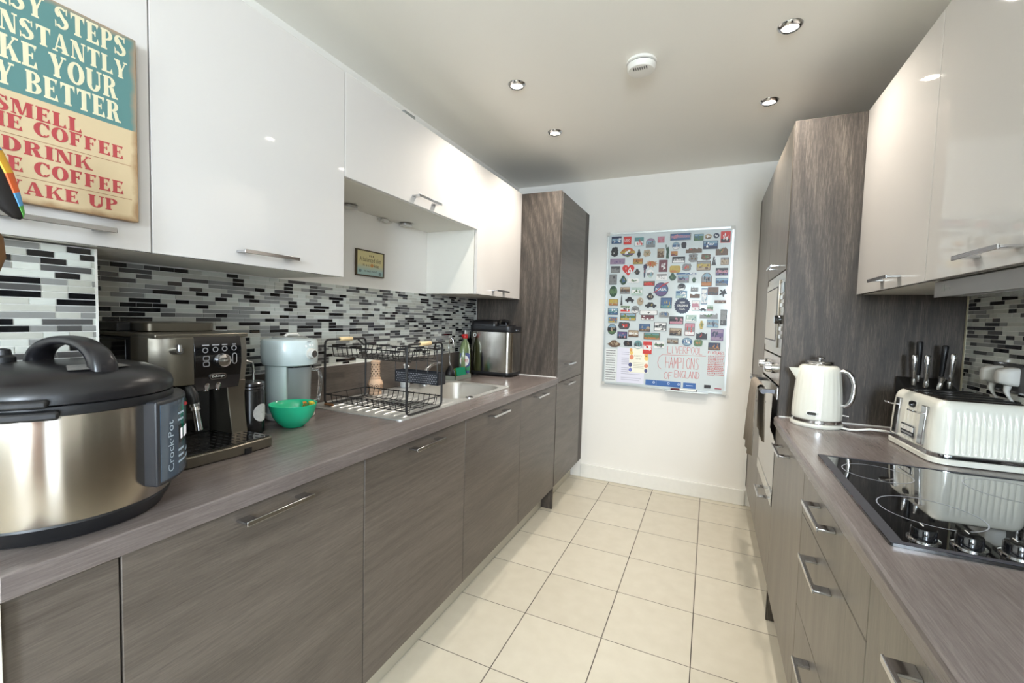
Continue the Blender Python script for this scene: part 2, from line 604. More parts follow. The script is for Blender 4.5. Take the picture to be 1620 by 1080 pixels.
t = thing('upstand', 'grey-brown wood upstand strip along the wall behind the drying rack', 'upstand', (-1.557, 1.65, WT1))
G().box((XL + 0.0005, 0.516, WT1 + 0.0005), (XL + 0.0165, 2.7985, 1.070)).build('board', WOOD_Y, t, bevel=0.001)
G().box((XL + 0.0005, 0.516, 1.0702), (XL + 0.0165, 2.7985, 1.073)).build('sealant', MATS['white_sealant'], t)

# --- left tall larder
t = thing('tall_larder', 'tall grey-brown wood larder cupboard beside the bread maker', 'cupboard', (-1.25, 3.15, 0))
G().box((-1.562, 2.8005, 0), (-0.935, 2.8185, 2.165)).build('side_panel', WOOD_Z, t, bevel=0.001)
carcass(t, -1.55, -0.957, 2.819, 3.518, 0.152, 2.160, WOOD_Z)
d = front(t, 'door', -0.933, 1, 2.819, 3.417, 0.151, 0.8705, WOOD_Y, 0.848, 3.06)
d = front(t, 'door', -0.933, 1, 2.819, 3.417, 0.8745, 2.163, WOOD_Y, 0.992, 3.06)
G().box((-0.953, 3.4185, 0.151), (-0.934, 3.5185, 2.163)).build('filler_strip', WOOD_Z, t, bevel=0.001)
G().box((-1.031, 2.819, 0), (-1.0147, 3.5035, 0.150)).build('plinth', PLINTH, t)

# --- left wall cabinets
XU = -1.2188
ZU0, ZU1 = 1.441, 2.165
GR = 'cream gloss wall cabinets on the sink side'
for y0, y1, z0, lab, hz, hy in (
        (0.0, 0.596, ZU0, 'cream gloss wall cabinet with the coffee sign hanging on its door', 1.475, 0.425),
        (0.596, 1.194, ZU0, 'large cream gloss wall cabinet above the coffee machine', 1.475, 0.888),
        (1.194, 2.177, 1.802, 'wide shallow cream gloss lift-up cabinet above the cookie picture', 1.836, 1.672),
        (2.177, 2.783, ZU0, 'cream gloss wall cabinet above the bread maker, next to the tall larder', 1.474, 2.46)):
    t = thing('wall_cabinet', lab, 'cabinet', (-1.4, (y0 + y1) / 2, z0), GR)
    carcass(t, -1.5635, -1.2405, y0, y1, z0 + 0.001, ZU1 - 0.001, CARC)
    front(t, 'door', XU, 1, y0, y1, z0, ZU1, GLOSS, hz, hy, th=0.019, bevel=0.0012)
t = thing('filler_strip', 'narrow cream strip between the end wall cabinet and the tall larder', 'panel', (-1.23, 2.79, ZU0))
G().box((-1.30, 2.7845, ZU0), (-1.222, 2.7990, ZU1)).build('board', GLOSS, t)

# --- right run
g = thing('plinth', 'beige plinth at floor level below the hob-side drawers', 'plinth', (0.37, 1.0, 0))
G().box((0.366, -0.2, 0), (0.382, 2.1795, 0.150)).build('board', PLINTH, g)
t = thing('worktop', 'grey-brown wood-effect worktop carrying the hob, kettle and toaster', 'worktop', (0.57, 1.0, WT0))
prof = [(0.315, WT0), (0.279, WT0), (0.2745, WT0 + 0.002), (0.272, WT0 + 0.007), (0.272, WT1 - 0.009), (0.2745, WT1 - 0.003), (0.280, WT1), (0.315, WT1)]
g = G().prism(prof[::-1], (0, 2.1805, 0), X, Z, 0, 2.3805)
g.box((0.315, -0.2, WT0), (0.8715, 2.1805, WT1)).build('board', WOOD_TOP, t, angle=6)
G().box((0.29, 2.1735, WT1), (0.866, 2.1802, WT1 + 0.004)).build('sealant', MATS['white_sealant'], t)
GB = 'grey-brown base units on the hob side'
t = thing('base_cabinet', 'grey-brown wood base cabinet below the kettle, beside the oven tower', 'cabinet', (0.58, 1.86, 0), GB)
carcass(t, 0.304, 0.865, 1.5525, 2.1805, 0.152, 0.872, WOOD_Z)
front(t, 'door', FR, -1, 1.5525, 2.1795, 0.151, 0.869, WOOD_V_LIT, 0.836, 1.902)
t = thing('drawer_unit', 'grey-brown wood unit of three drawers below the hob', 'drawers', (0.58, 1.254, 0), GB)
carcass(t, 0.304, 0.865, 0.9555, 1.5525, 0.152, 0.872, WOOD_Z)
for z0, z1, hz in ((0.7455, 0.869, 0.842), (0.458, 0.7425, 0.695), (0.151, 0.455, 0.408)):
    front(t, 'drawer', FR, -1, 0.9555, 1.5525, z0, z1, WOOD_V_LIT, hz, 1.274)
t = thing('base_cabinet', 'grey-brown wood base cabinet nearest the camera on the hob side', 'cabinet', (0.58, 0.38, 0), GB)
carcass(t, 0.304, 0.865, -0.2, 0.9555, 0.152, 0.872, WOOD_Z)
front(t, 'door', FR, -1, 0.3555, 0.9555, 0.151, 0.869, WOOD_V_LIT, 0.839, 0.68)
front(t, 'door', FR, -1, -0.2, 0.3555, 0.151, 0.869, WOOD_V_LIT, 0.839, 0.08)

XRU = 0.5315
GRR = 'cream gloss wall cabinets on the hob side'
for y0, y1, lab, hy in ((1.565, 2.1795, 'cream gloss wall cabinet above the knife block, against the oven tower', 1.822),
                        (0.965, 1.565, 'cream gloss wall cabinet directly above the extractor hood', 1.237),
                        (0.365, 0.965, 'cream gloss wall cabinet at the top right corner, nearest the camera', 0.66)):
    t = thing('wall_cabinet', lab, 'cabinet', (0.7, (y0 + y1) / 2, ZU0), GRR)
    carcass(t, 0.553, 0.8715, y0, y1, ZU0 + 0.001, ZU1 - 0.001, CARC)
    front(t, 'door', XRU, -1, y0, y1, ZU0, ZU1, GLOSS, 1.472, hy, th=0.019, bevel=0.0012)
t = thing('extractor_hood', 'slim grey metal extractor hood under the wall cabinet above the hob', 'cooker hood', (0.7, 1.265, 1.396))
g = G().box((0.556, 0.968, 1.400), (0.862, 1.562, 1.4395))
g.build('body', M('satin_grey_metal', (142, 141, 138), 0.35, metal=0.7), t, bevel=0.002)
G().box((0.553, 0.966, 1.396), (0.5555, 1.564, 1.4375)).build('front_strip', M('grey_film_metal', (160, 158, 156), 0.3, metal=0.6, vary=0.1, scale=12), t, bevel=0.001)
G().box((0.60, 1.0, 1.3985), (0.84, 1.53, 1.3998)).build('grease_filter', BRUSHED, t)
G().box((0.5523, 1.505, 1.410), (0.5529, 1.520, 1.427)).box((0.5523, 1.478, 1.413), (0.5529, 1.503, 1.419)).build('badge', GREYP, t)

# --- right tall units
t = thing('oven_tower', 'tall grey-brown wood oven tower holding the microwave and oven', 'cupboard', (0.58, 2.5, 0))
XT = 0.2855
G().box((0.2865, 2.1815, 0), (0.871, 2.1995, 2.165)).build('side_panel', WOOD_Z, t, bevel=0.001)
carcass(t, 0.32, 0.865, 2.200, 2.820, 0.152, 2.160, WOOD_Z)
front(t, 'door', XT, -1, 2.200, 2.820, 1.553, 2.163, WOOD_V_LIT, 1.588, 2.47)
front(t, 'drawer', XT, -1, 2.200, 2.820, 0.151, 0.500, WOOD_V_LIT, 0.478, 2.47)
G().box((0.366, 2.200, 0), (0.382, 2.820, 0.150)).build('plinth', PLINTH, t)
SATIN = M('satin_steel_front', (205, 203, 196), 0.22, metal=0.85, vary=0.03, scale=50)
mw = thing('microwave', 'built-in stainless microwave above the oven in the tall unit', 'microwave', (0.45, 2.51, 1.174))
g = G().box((0.288, 2.204, 1.174), (0.3185, 2.816, 1.550))
g.build('fascia', SATIN, mw, bevel=0.002)
d = G().box((0.2815, 2.335, 1.205), (0.2875, 2.795, 1.520)).build('door', SATIN, mw, bevel=0.003)
G().box((0.2800, 2.375, 1.240), (0.2813, 2.755, 1.485)).build('window', M('bronze_mirror_glass', (150, 142, 128), 0.06, metal=0.6), d)
g = G()
for a in (2.372, 2.752):
    g.box((0.2803, a, 1.237), (0.2812, a + 0.006, 1.488))
for a in (1.234, 1.485):
    g.box((0.2802, 2.372, a), (0.2812, 2.758, a + 0.006))
g.build('window_seal', BLACK, d)
G().lathe([(0.020, 0), (0.020, -0.022), (0.017, -0.026)], (0.2875, 2.27, 1.335), axis='x').build('dial', BLACKG, mw)
for z in (1.25, 1.285, 1.39, 1.425):
    G().box((0.2845, 2.235, z), (0.2877, 2.305, z + 0.02)).build('button', CHROME, mw, bevel=0.002)
G().box((0.2850, 2.225, 1.455), (0.2877, 2.315, 1.500)).build('display', BLACKG, mw)
ov = thing('oven', 'built-in oven with black glass door and two chrome knobs under the microwave', 'oven', (0.45, 2.51, 0.504))
G().box((0.286, 2.204, 1.045), (0.3185, 2.816, 1.168)).build('control_panel', SATIN, ov, bevel=0.002)
for y in (2.385, 2.645):
    G().lathe([(0.0255, 0), (0.0255, -0.012), (0.021, -0.014), (0.020, -0.038), (0.017, -0.041)], (0.286, y, 1.108), axis='x').build('knob', CHROME, ov)
G().box((0.2845, 2.47, 1.09), (0.2862, 2.56, 1.125)).build('display', BLACKG, ov)
d = G().box((0.284, 2.204, 0.505), (0.3185, 2.816, 1.036)).build('door', GLASSB, ov, bevel=0.003)
for z0, z1 in ((0.505, 0.56), (0.985, 1.036)):
    G().box((0.2815, 2.204, z0), (0.2838, 2.816, z1)).build('door_trim', SATIN, d)
g = G().tube([(0.231, 2.225, 1.012), (0.231, 2.795, 1.012)], 0.011)
for y in (2.26, 2.76):
    g.box((0.231, y - 0.012, 1.004), (0.2835, y + 0.012, 1.020))
g.build('handle', M('dark_steel', (70, 70, 72), 0.25, metal=0.8), d)
t = thing('fridge_housing', 'tall grey-brown wood fridge housing between the oven tower and the end wall', 'cupboard', (0.58, 3.17, 0))
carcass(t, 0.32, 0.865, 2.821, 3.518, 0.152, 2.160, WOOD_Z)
front(t, 'door', XT, -1, 2.821, 3.417, 0.151, 0.925, WOOD_V_LIT, 0.857, 3.03)
front(t, 'door', XT, -1, 2.821, 3.417, 0.929, 2.163, WOOD_V_LIT, 0.995, 3.05)
G().box((0.2865, 3.4185, 0.151), (0.306, 3.5185, 2.163)).build('filler_strip', WOOD_Z, t, bevel=0.001)
G().box((0.366, 2.821, 0), (0.382, 3.5035, 0.150)).build('plinth', PLINTH, t)
# towel hung over the oven handle
g = G()
rng = random.Random(4)
rows = []
prof = [(0.2525, 0.760), (0.2495, 0.88), (0.2475, 0.99), (0.2445, 1.018), (0.238, 1.0275), (0.231, 1.0300), (0.224, 1.0275), (0.2165, 1.018), (0.213, 0.99), (0.207, 0.86), (0.203, 0.69)]
for k, (x, z) in enumerate(prof):
    row = []
    for i in range(25):
        s = i / 24
        y = 2.33 + 0.30 * s
        wv = 0.007 * math.sin(s * 17 + 1.2) * max(0, (1.02 - z)) / 0.3
        row.append(Vector((x + wv * (1 if x < 0.235 else 0.25), y, z - 0.01 * math.sin(s * 5) * (1 if k in (0, 10) else 0))))
    rows.append(row)
g.loft(rows, closed=False, caps=False)
o = g.build('tea_towel', M('taupe_towelling', (140, 130, 118), 0.9, vary=0.18, scale=240, bump=0.6))
md = o.modifiers.new('thickness', 'SOLIDIFY'); md.thickness = 0.004; md.offset = 1
tag(o, 'grey-brown tea towel hanging over the oven door handle', 'towel')

# ------------------------------------------------------------------ ceiling fittings
GLOW = M('lamp_glow', (255, 246, 232), 0.5, emit=14, vary=0)
for x, y, lab in ((-0.905, 1.97, 'recessed ceiling downlight left of the smoke alarm, above the drying rack'),
                  (-0.907, 2.545, 'recessed ceiling downlight nearest the tall larder on the sink side'),
                  (0.222, 1.97, 'largest recessed ceiling downlight, at the top, right of the smoke alarm'),
                  (0.219, 2.578, 'recessed ceiling downlight beside the oven tower on the hob side')):
    t = thing('ceiling_downlight', lab, 'light', (x, y, ZC), 'recessed ceiling downlights')
    G().lathe([(0.030, -0.012), (0.034, -0.011), (0.041, -0.004), (0.043, -0.0005), (0.029, -0.0005), (0.029, -0.006)], (x, y, ZC), caps=False).build('rim', CHROME, t)
    G().lathe([(0.0288, -0.004), (0.0288, -0.006), (0.02, -0.0085), (0.008, -0.0095)], (x, y, ZC)).build('lamp', GLOW, t)
    l = bpy.data.lights.new('downlight_beam', 'SPOT')
    l.energy, l.color, l.spot_size, l.spot_blend, l.shadow_soft_size = SPOT_POWER, SPOT_COLOR, R(134), 1.0, 0.022
    lo = bpy.data.objects.new('downlight_beam', l)
    lo.location = (x, y, ZC - 0.045)
    COL.objects.link(lo)
t = thing('smoke_alarm', 'round white smoke alarm on the ceiling', 'alarm', (-0.325, 2.0, ZC - 0.042))
G().lathe([(0.062, 0), (0.064, -0.004), (0.064, -0.010), (0.060, -0.012)], (-0.325, 2.0, ZC)).build('base', WHITEP, t)
G().lathe([(0.055, -0.010), (0.0545, -0.017)], (-0.325, 2.0, ZC)).build('gap', RUBBER, t)
G().lathe([(0.059, -0.016), (0.061, -0.018), (0.060, -0.032), (0.054, -0.040), (0.03, -0.043), (0.005, -0.0435)], (-0.325, 2.0, ZC)).build('cover', WHITEP, t)
g = G()
for k in range(-3, 4):
    g.box((-0.325 + k * 0.009 - 0.0017, 1.962, ZC - 0.0445), (-0.325 + k * 0.009 + 0.0017, 1.982 - abs(k) * 0.001, ZC - 0.038))
g.build('vent_slot', M('vent_shadow_grey', (70, 66, 62), 0.6), t)
t = thing('cable_box', 'small grey box lying on top of the lift-up wall cabinet', 'box', (-1.33, 1.68, 2.1655))
G().box((-1.36, 1.625, 2.1655), (-1.30, 1.705, 2.236)).build('box', GREYP, t, bevel=0.003)
G().box((-1.35, 1.64, 2.2365), (-1.31, 1.69, 2.241)).build('lid', PALEP, t, bevel=0.001)

# ------------------------------------------------------------------ things on the sink-side worktop
ZT = 0.9153


def polar(cx, cy, r, a, z):
    return Vector((cx + r * math.cos(R(a)), cy + r * math.sin(R(a)), z))


def sector(g, cx, cy, r0, r1, a0, a1, z0, z1, m=0, n=14, T=None):
    """a piece of ring standing on z0"""
    low = [polar(cx, cy, r1, a0 + (a1 - a0) * i / n, z0) for i in range(n + 1)] + [polar(cx, cy, r0, a1 + (a0 - a1) * i / n, z0) for i in range(n + 1)]
    up = [p + Vector((0, 0, z1 - z0)) for p in low]
    return g.loft([low, up], m)


# --- pressure cooker
cx, cy = -1.100, 0.393
t = thing('pressure_cooker', 'large steel and black electric pressure cooker at the near end of the worktop', 'pressure cooker', (cx, cy, ZT))
g = G().lathe([(0.140, ZT), (0.146, ZT + 0.003), (0.150, ZT + 0.012), (0.156, 0.936), (0.1605, 0.946), (0.159, 0.950)], (cx, cy, 0), seg=72)
g.build('base', BLACK, t)
COOKER = M('brushed_cooker_steel', (172, 164, 154), 0.22, metal=1, vary=0.04, scale=70, aniso=0.85)
G().lathe([(0.1585, 0.948), (0.1600, 0.952), (0.1600, 1.126), (0.1585, 1.131), (0.152, 1.131)], (cx, cy, 0), seg=96).build('body', COOKER, t)
G().lathe([(0.157, 1.128), (0.1655, 1.131), (0.1665, 1.138), (0.1655, 1.146), (0.160, 1.148)], (cx, cy, 0), seg=72).build('rim', BLACK, t)
LIDM = M('satin_black_lid', (25, 24, 26), 0.3, vary=0.08)
lid = G().lathe([(0.160, 1.147), (0.1655, 1.149), (0.1665, 1.160), (0.163, 1.172), (0.150, 1.184), (0.125, 1.195), (0.095, 1.202), (0.06, 1.205), (0.004, 1.206)], (cx, cy, 0), seg=72).build('lid', LIDM, t)
# arched grip across the lid
ha = 339                                                      # direction of the grip's span (degrees), across the view
du, dv = Vector((math.cos(R(ha - 62)), math.sin(R(ha - 62)), 0)), Vector((math.cos(R(ha + 28)), math.sin(R(ha + 28)), 0))
span = dv
side = span.cross(Z)
rings = []
hc = Vector((cx, cy, 0)) + span * 0.016
n = 22
for i in range(n + 1):
    s = i / n
    a = math.pi * s
    px = -0.096 * math.cos(a)
    pz = 1.186 + 0.060 * (math.sin(a) ** 0.75 if 0 < s < 1 else 0)
    # frame along the arch
    tx, tz = 0.096 * math.sin(a) + 1e-4, 0.060 * math.cos(a)
    L_ = math.hypot(tx, tz)
    nx, nz = -tz / L_, tx / L_
    wdt = 0.021 - 0.004 * math.sin(a)
    hgt = 0.0105 - 0.002 * math.sin(a) + 0.006 * (abs(math.cos(a)) ** 4)
    ring = []
    for k in range(14):
        q = 2 * math.pi * k / 14
        cc, ss = math.cos(q), math.sin(q)
        cc = math.copysign(abs(cc) ** 0.6, cc)
        ss = math.copysign(abs(ss) ** 0.6, ss)
        ring.append(hc + span * (px + nx * hgt * ss) + side * (wdt * cc) + Z * (pz + nz * hgt * ss))
    rings.append(ring)
G().loft(rings).build('grip', M('grip_black', (26, 25, 28), 0.28, vary=0.08), t, angle=60)
# steam valve, label plate on the lid, lug at the side
G().lathe([(0.017, 1.196), (0.017, 1.212), (0.012, 1.216), (0.010, 1.226), (0.003, 1.228)], (cx - 0.085, cy - 0.055, 0), seg=24).build('steam_valve', BLACK, lid)
pl = []
for r_, z_ in ((0.085, 1.2043), (0.118, 1.1985)):
    pl.append([polar(cx, cy, r_, a, z_ + 0.0012) for a in range(-18, 34, 4)])
G().loft(pl, closed=False, caps=False).build('lid_label', M('silver_lid_label', (150, 148, 146), 0.35, metal=0.5, vary=0.3, scale=200), lid)
g = G()
sector(g, cx, cy, 0.158, 0.188, -52, -22, 1.128, 1.142)
sector(g, cx, cy, 0.160, 0.186, -50, -26, 1.147, 1.160)
g.build('side_handle', BLACK, t, bevel=0.004)
# control panel
g = G()
sector(g, cx, cy, 0.152, 0.186, 21, 84, 0.972, 1.134, n=44)
pn = g.build('control_panel', M('panel_grey_black', (40, 41, 45), 0.35), t, bevel=0.004, seg=3, angle=50)
g = G()
sector(g, cx, cy, 0.1852, 0.1867, 23.5, 81, 0.979, 1.127, n=44)
sc = g.build('display', M('panel_blue_black', (62, 80, 98), 0.15, coat=0.4, vary=0.35, scale=18), pn, angle=50)


def on_panel(a, z, r=0.1871):
    p = polar(cx, cy, r, a, z)
    return p


PRINT = M('panel_print', (176, 196, 214), 0.5)
aa = 31.5
g = G()
tang = Vector((-math.sin(R(aa)), math.cos(R(aa)), 0))
g.text('Crock·Pot', on_panel(aa + 2.6, 0.992), Z, -tang, 0.10, 0.017, 0.0006)
g.build('lettering', PRINT, sc)
g = G()
for k, (a, z, w) in enumerate([(40, 1.098, 10), (40, 1.085, 8), (40, 1.00, 10), (40, 1.012, 8), (40, 1.024, 9), (53, 1.0, 9), (53, 1.014, 9), (70, 1.0, 6), (70, 1.02, 6), (70, 1.09, 5)]):
    sector(g, cx, cy, 0.1868, 0.1872, a, a + w, z, z + 0.004, n=4)
g.build('key_print', PRINT, sc)
g = G()
sector(g, cx, cy, 0.1868, 0.1873, 41, 60, 1.040, 1.076, n=8)
g.build('screen', BLACKG, sc)
g = G()
for a in (43, 48.5, 54):
    sector(g, cx, cy, 0.1872, 0.1876, a, a + 2.6, 1.047, 1.068, n=3)
g.build('digits', M('lit_digits', (225, 225, 230), 0.4, emit=0.4), sc)
g = G()
sector(g, cx, cy, 0.1868, 0.1873, 63, 74, 1.046, 1.118, n=5)
g.build('green_strip', M('panel_green', (40, 130, 92), 0.4), sc)
G().lathe([(0.004, 0), (0.004, 0.001)], tuple(polar(cx, cy, 0.1865, 55, 1.112)), axis='x', seg=12).build('red_key', M('panel_red', (170, 50, 50), 0.4), sc)

t.scale = (0.972, 0.972, 1)

# --- bean-to-cup coffee machine
BRONZE = M('titanium_bronze_metal', (120, 114, 102), 0.28, metal=0.8, vary=0.05, scale=80)
t = thing('coffee_machine', 'black and bronze bean-to-cup coffee machine beside the pressure cooker', 'coffee machine', (-1.36, 0.738, ZT))
y0, y1 = 0.617, 0.860
g = G().box((-1.548, y0 + 0.004, 0.918), (-1.370, y1 - 0.004, 1.232))
g.build('body', BLACK, t, bevel=0.006)
g = G().box((-1.545, y0, 0.93), (-1.395, y0 + 0.0045, 1.225)).build('left_side', BLACKG, t, bevel=0.002)
g = G().box((-1.545, y1 - 0.0045, 0.93), (-1.300, y1, 1.236)).build('right_side', BRONZE, t, bevel=0.002)
# front: curved bronze block, control panel, bronze strip
prof = [(-1.37, y0)] + [(-1.262 + 0.010 * math.sin(math.pi * s / 2) - 0.028 * (1 - s) ** 3, y0 + 0.088 * s) for s in [i / 8 for i in range(9)]] + [(-1.37, y0 + 0.088)]
G().prism(prof, (0, 0, 1.107), X, Y, 0, 0.128).build('front_block', BRONZE, t, bevel=0.002)
rows = []
for z, x in ((1.085, -1.268), (1.115, -1.258), (1.16, -1.2515), (1.20, -1.252), (1.236, -1.258)):
    rows.append([Vector((-1.37, 0.7055, z)), Vector((x, 0.7055, z)), Vector((x, 0.8345, z)), Vector((-1.37, 0.8345, z))])
pan = G().loft(rows).build('control_panel', BLACKG, t, bevel=0.0015)
rows = []
for z, x in ((1.105, -1.266), (1.14, -1.258), (1.19, -1.2555), (1.236, -1.262)):
    rows.append([Vector((-1.37, 0.835, z)), Vector((x, 0.835, z)), Vector((x - 0.010, y1, z)), Vector((-1.37, y1, z))])
G().loft(rows).build('front_strip', BRONZE, t, bevel=0.0015)
# legs either side of the cup bay, the bay back
rows = []
for z, x, yy in ((0.945, -1.262, 0.812), (1.0, -1.272, 0.812), (1.06, -1.276, 0.808), (1.104, -1.270, 0.802)):
    rows.append([Vector((-1.37, yy, z)), Vector((x, yy, z)), Vector((x, y1 - 0.001, z)), Vector((-1.37, y1 - 0.001, z))])
G().loft(rows).build('right_leg', BRONZE, t, bevel=0.002)
G().box((-1.37, y0, 0.945), (-1.305, y0 + 0.042, 1.106)).build('left_leg', BRONZE, t, bevel=0.002)
G().box((-1.3695, y0 + 0.043, 0.945), (-1.350, 0.801, 1.084)).build('cup_bay', BLACKG, t)
G().box((-1.548, y0 + 0.001, 1.2325), (-1.258, y1 - 0.001, 1.244)).build('top_cover', BRONZE, t, bevel=0.003)
G().box((-1.548, y0 + 0.002, 1.2445), (-1.44, 0.652, 1.270)).build('water_tank_lid', BLACK, t, bevel=0.004)
poly = rrect(-1.53, 0.655, -1.375, 0.838, 0.02)
G().prism(poly, (0, 0, 1.2445), X, Y, 0, 0.026).build('bean_hopper', BRONZE, t, bevel=0.003)
# drip tray
tr = G().prism([(-1.369, y0 + 0.002), (-1.158, y0 + 0.002), (-1.149, y0 + 0.012), (-1.143, 0.738), (-1.149, y1 - 0.008), (-1.158, y1 + 0.002), (-1.369, y1 + 0.002)],
                (0, 0, 0.9165), X, Y, 0, 0.0285).build('drip_tray', BRONZE, t, bevel=0.003)
gr = G().box((-1.345, y0 + 0.010, 0.9448), (-1.158, y1 - 0.006, 0.9478)).build('grate', BLACKG, tr, bevel=0.001)
g = G()
for i in range(7):
    for j in range(12):
        g.prism(ellipse(-1.325 + i * 0.026, 0.640 + j * 0.0182, 0.008, 0.0035, 10), (0, 0, 0.9479), X, Y, 0, 0.0002)
g.build('slot_grille', M('slot_black', (5, 5, 5), 0.8), tr)
G().box((-1.1462, 0.77, 0.9172), (-1.1405, 0.788, 0.932)).build('float_mark', BLACK, tr)
# steam wand with its tap
G().tube([(-1.262, 0.660, 1.200), (-1.232, 0.660, 1.202)], 0.0095).tube([(-1.236, 0.660, 1.200), (-1.236, 0.660, 1.217)], 0.0065).build('steam_tap', CHROME, t)
w = G().tube([(-1.30, 0.6940, 1.108), (-1.262, 0.6980, 1.095), (-1.252, 0.7000, 1.075), (-1.249, 0.7010, 1.058)], [0.013, 0.0145, 0.0145, 0.012], seg=14).build('steam_wand', BLACK, t)
G().tube([(-1.249, 0.7010, 1.0575), (-1.248, 0.7020, 1.050), (-1.247, 0.7025, 1.049), (-1.246, 0.7030, 1.040)], [0.0135, 0.0135, 0.0105, 0.0125], seg=14).build('collar', CHROME, w)
G().tube([(-1.246, 0.7030, 1.040), (-1.240, 0.7080, 0.985)], [0.0085, 0.0095], seg=14).build('nozzle', BRUSHED, w)
G().tube([(-1.268, 0.652, 1.106), (-1.268, 0.652, 1.096)], 0.003).build('drip_pin', CHROME, t)
# panel fittings
d = G().lathe([(0.0205, 0), (0.0205, 0.006), (0.0185, 0.009), (0.018, 0.017), (0.013, 0.019), (0.002, 0.0195)], (-1.2525, 0.776, 1.168), axis='x', seg=32).build('dial', CHROME, pan)
g = G()
for y, z, r in ((0.733, 1.198, 0.0075), (0.760, 1.199, 0.0075), (0.785, 1.200, 0.0075), (0.812, 1.201, 0.0075)):
    g.lathe([(r, 0), (r, 0.0016), (r * 0.72, 0.0016), (r * 0.72, 0)], (-1.2525, y, z), axis='x', seg=20, caps=False)
for y, z in ((0.735, 1.176), (0.735, 1.160)):
    a = rrect(y - 0.0085, z - 0.007, y + 0.0085, z + 0.007, 0.004, 3)
    b = rrect(y - 0.0065, z - 0.005, y + 0.0065, z + 0.005, 0.003, 3)
    g.loft([[Vector((-1.2512, p[0], p[1])) for p in a], [Vector((-1.2503, p[0], p[1])) for p in a], [Vector((-1.2503, p[0], p[1])) for p in b]], caps=False)
a, b = rrect(0.806, 1.155, 0.820, 1.187, 0.0068, 5), rrect(0.8085, 1.1575, 0.8175, 1.1845, 0.0043, 5)
g.loft([[Vector((-1.2512, p[0], p[1])) for p in a], [Vector((-1.2503, p[0], p[1])) for p in a], [Vector((-1.2503, p[0], p[1])) for p in b]], caps=False)
g.build('button_ring', M('button_silver', (175, 175, 178), 0.3, metal=0.6), pan)
g = G()
for y, w_ in ((0.724, 0.019), (0.750, 0.020), (0.777, 0.015), (0.806, 0.011)):
    g.flat([(0, 0), (w_, 0), (w_, 0.003), (0, 0.003)], (-1.2512, y, 1.2105), Y, Z, 0.0004)
g.build('caption', M('caption_grey', (150, 150, 152), 0.5), pan)
bd = G().prism(rrect(0.7455, 1.1155, 0.7905, 1.131, 0.0075), (-1.2575, 0, 0), Y, Z, 0, 0.004).build('badge', CHROME, pan)
g = G().prism(rrect(0.7472, 1.1172, 0.7888, 1.1293, 0.006), (-1.2534, 0, 0), Y, Z, 0, 0.0004).build('badge_field', BLACKG, bd)
G().text("DeLonghi", (-1.2529, 0.751, 1.1198), Y, Z, 0.034, 0.0072, 0.0002).build('lettering', WHITEP, bd)
for y in (0.744, 0.774):
    G().lathe([(0.011, 1.112), (0.011, 1.094), (0.0075, 1.088), (0.0075, 1.083)], (-1.272, y, 0), seg=18).build('coffee_spout', CHROME, t)

# --- black storage jar and the jug behind it
c = (-1.336, 0.918, 0)
t = thing('storage_jar', 'black storage jar with round pale label beside the coffee machine', 'jar', (c[0], c[1], ZT))
G().lathe([(0.036, ZT), (0.040, ZT + 0.004), (0.040, 1.052), (0.037, 1.060)], c, seg=36).build('body', M('jar_black', (20, 20, 22), 0.25, coat=0.3), t)
G().lathe([(0.038, 1.060), (0.0405, 1.062), (0.0405, 1.068), (0.038, 1.070), (0.0405, 1.072), (0.0405, 1.079), (0.037, 1.083), (0.004, 1.0835)], c, seg=36).build('lid', M('dark_metal_lid', (96, 96, 98), 0.22, metal=0.9), t)
g = G()
a0 = 16
n = 28
rad = 0.0285
pts = []
for i in range(n):
    q = 2 * math.pi * i / n
    s, z = rad * math.cos(q), 0.985 + rad * math.sin(q)
    pts.append(polar(c[0], c[1], 0.0412, a0 + math.degrees(s / 0.0404), z))
mid = [polar(c[0], c[1], 0.0412, a0 + math.degrees(rad * 0.5 * math.cos(2 * math.pi * i / n) / 0.0404), 0.985 + rad * 0.5 * math.sin(2 * math.pi * i / n)) for i in range(n)]
tiny = [polar(c[0], c[1], 0.0412, a0 + math.degrees(rad * 0.03 * math.cos(2 * math.pi * i / n) / 0.0404), 0.985 + rad * 0.03 * math.sin(2 * math.pi * i / n)) for i in range(n)]
g.loft([pts, mid, tiny], caps=False).build('label', M('marbled_label', (196, 198, 198), 0.5, vary=0.22, scale=160), t)
c = (-1.475, 0.955, 0)
t = thing('milk_jug', 'grey metal jug with looped handle behind the black jar', 'jug', (c[0], c[1], ZT))
G().lathe([(0.034, ZT), (0.038, ZT + 0.004), (0.038, 1.02), (0.033, 1.08), (0.030, 1.14), (0.031, 1.146), (0.029, 1.146), (0.028, 1.08)], c, seg=30, caps=False).build('body', M('smoky_steel', (120, 120, 124), 0.25, metal=0.8), t)
G().tube([(c[0] + 0.012, c[1] + 0.029, 1.135), (c[0] + 0.02, c[1] + 0.052, 1.13), (c[0] + 0.02, c[1] + 0.058, 1.10), (c[0] + 0.02, c[1] + 0.056, 1.06), (c[0] + 0.014, c[1] + 0.036, 1.035)], 0.005).build('handle', STEEL, t)

# --- pale blue baby-food blender
c = (-1.432, 1.140, 0)
PALEB = M('pale_blue_plastic', (206, 219, 219), 0.25, coat=0.2, vary=0.02)
t = thing('food_blender', 'pale blue steamer blender with clear jug behind the green bowl', 'blender', (c[0], c[1], ZT))
G().lathe([(0.082, ZT), (0.086, ZT + 0.004), (0.086, 0.934), (0.082, 0.938)], c, seg=44).build('base', WHITEP, t)
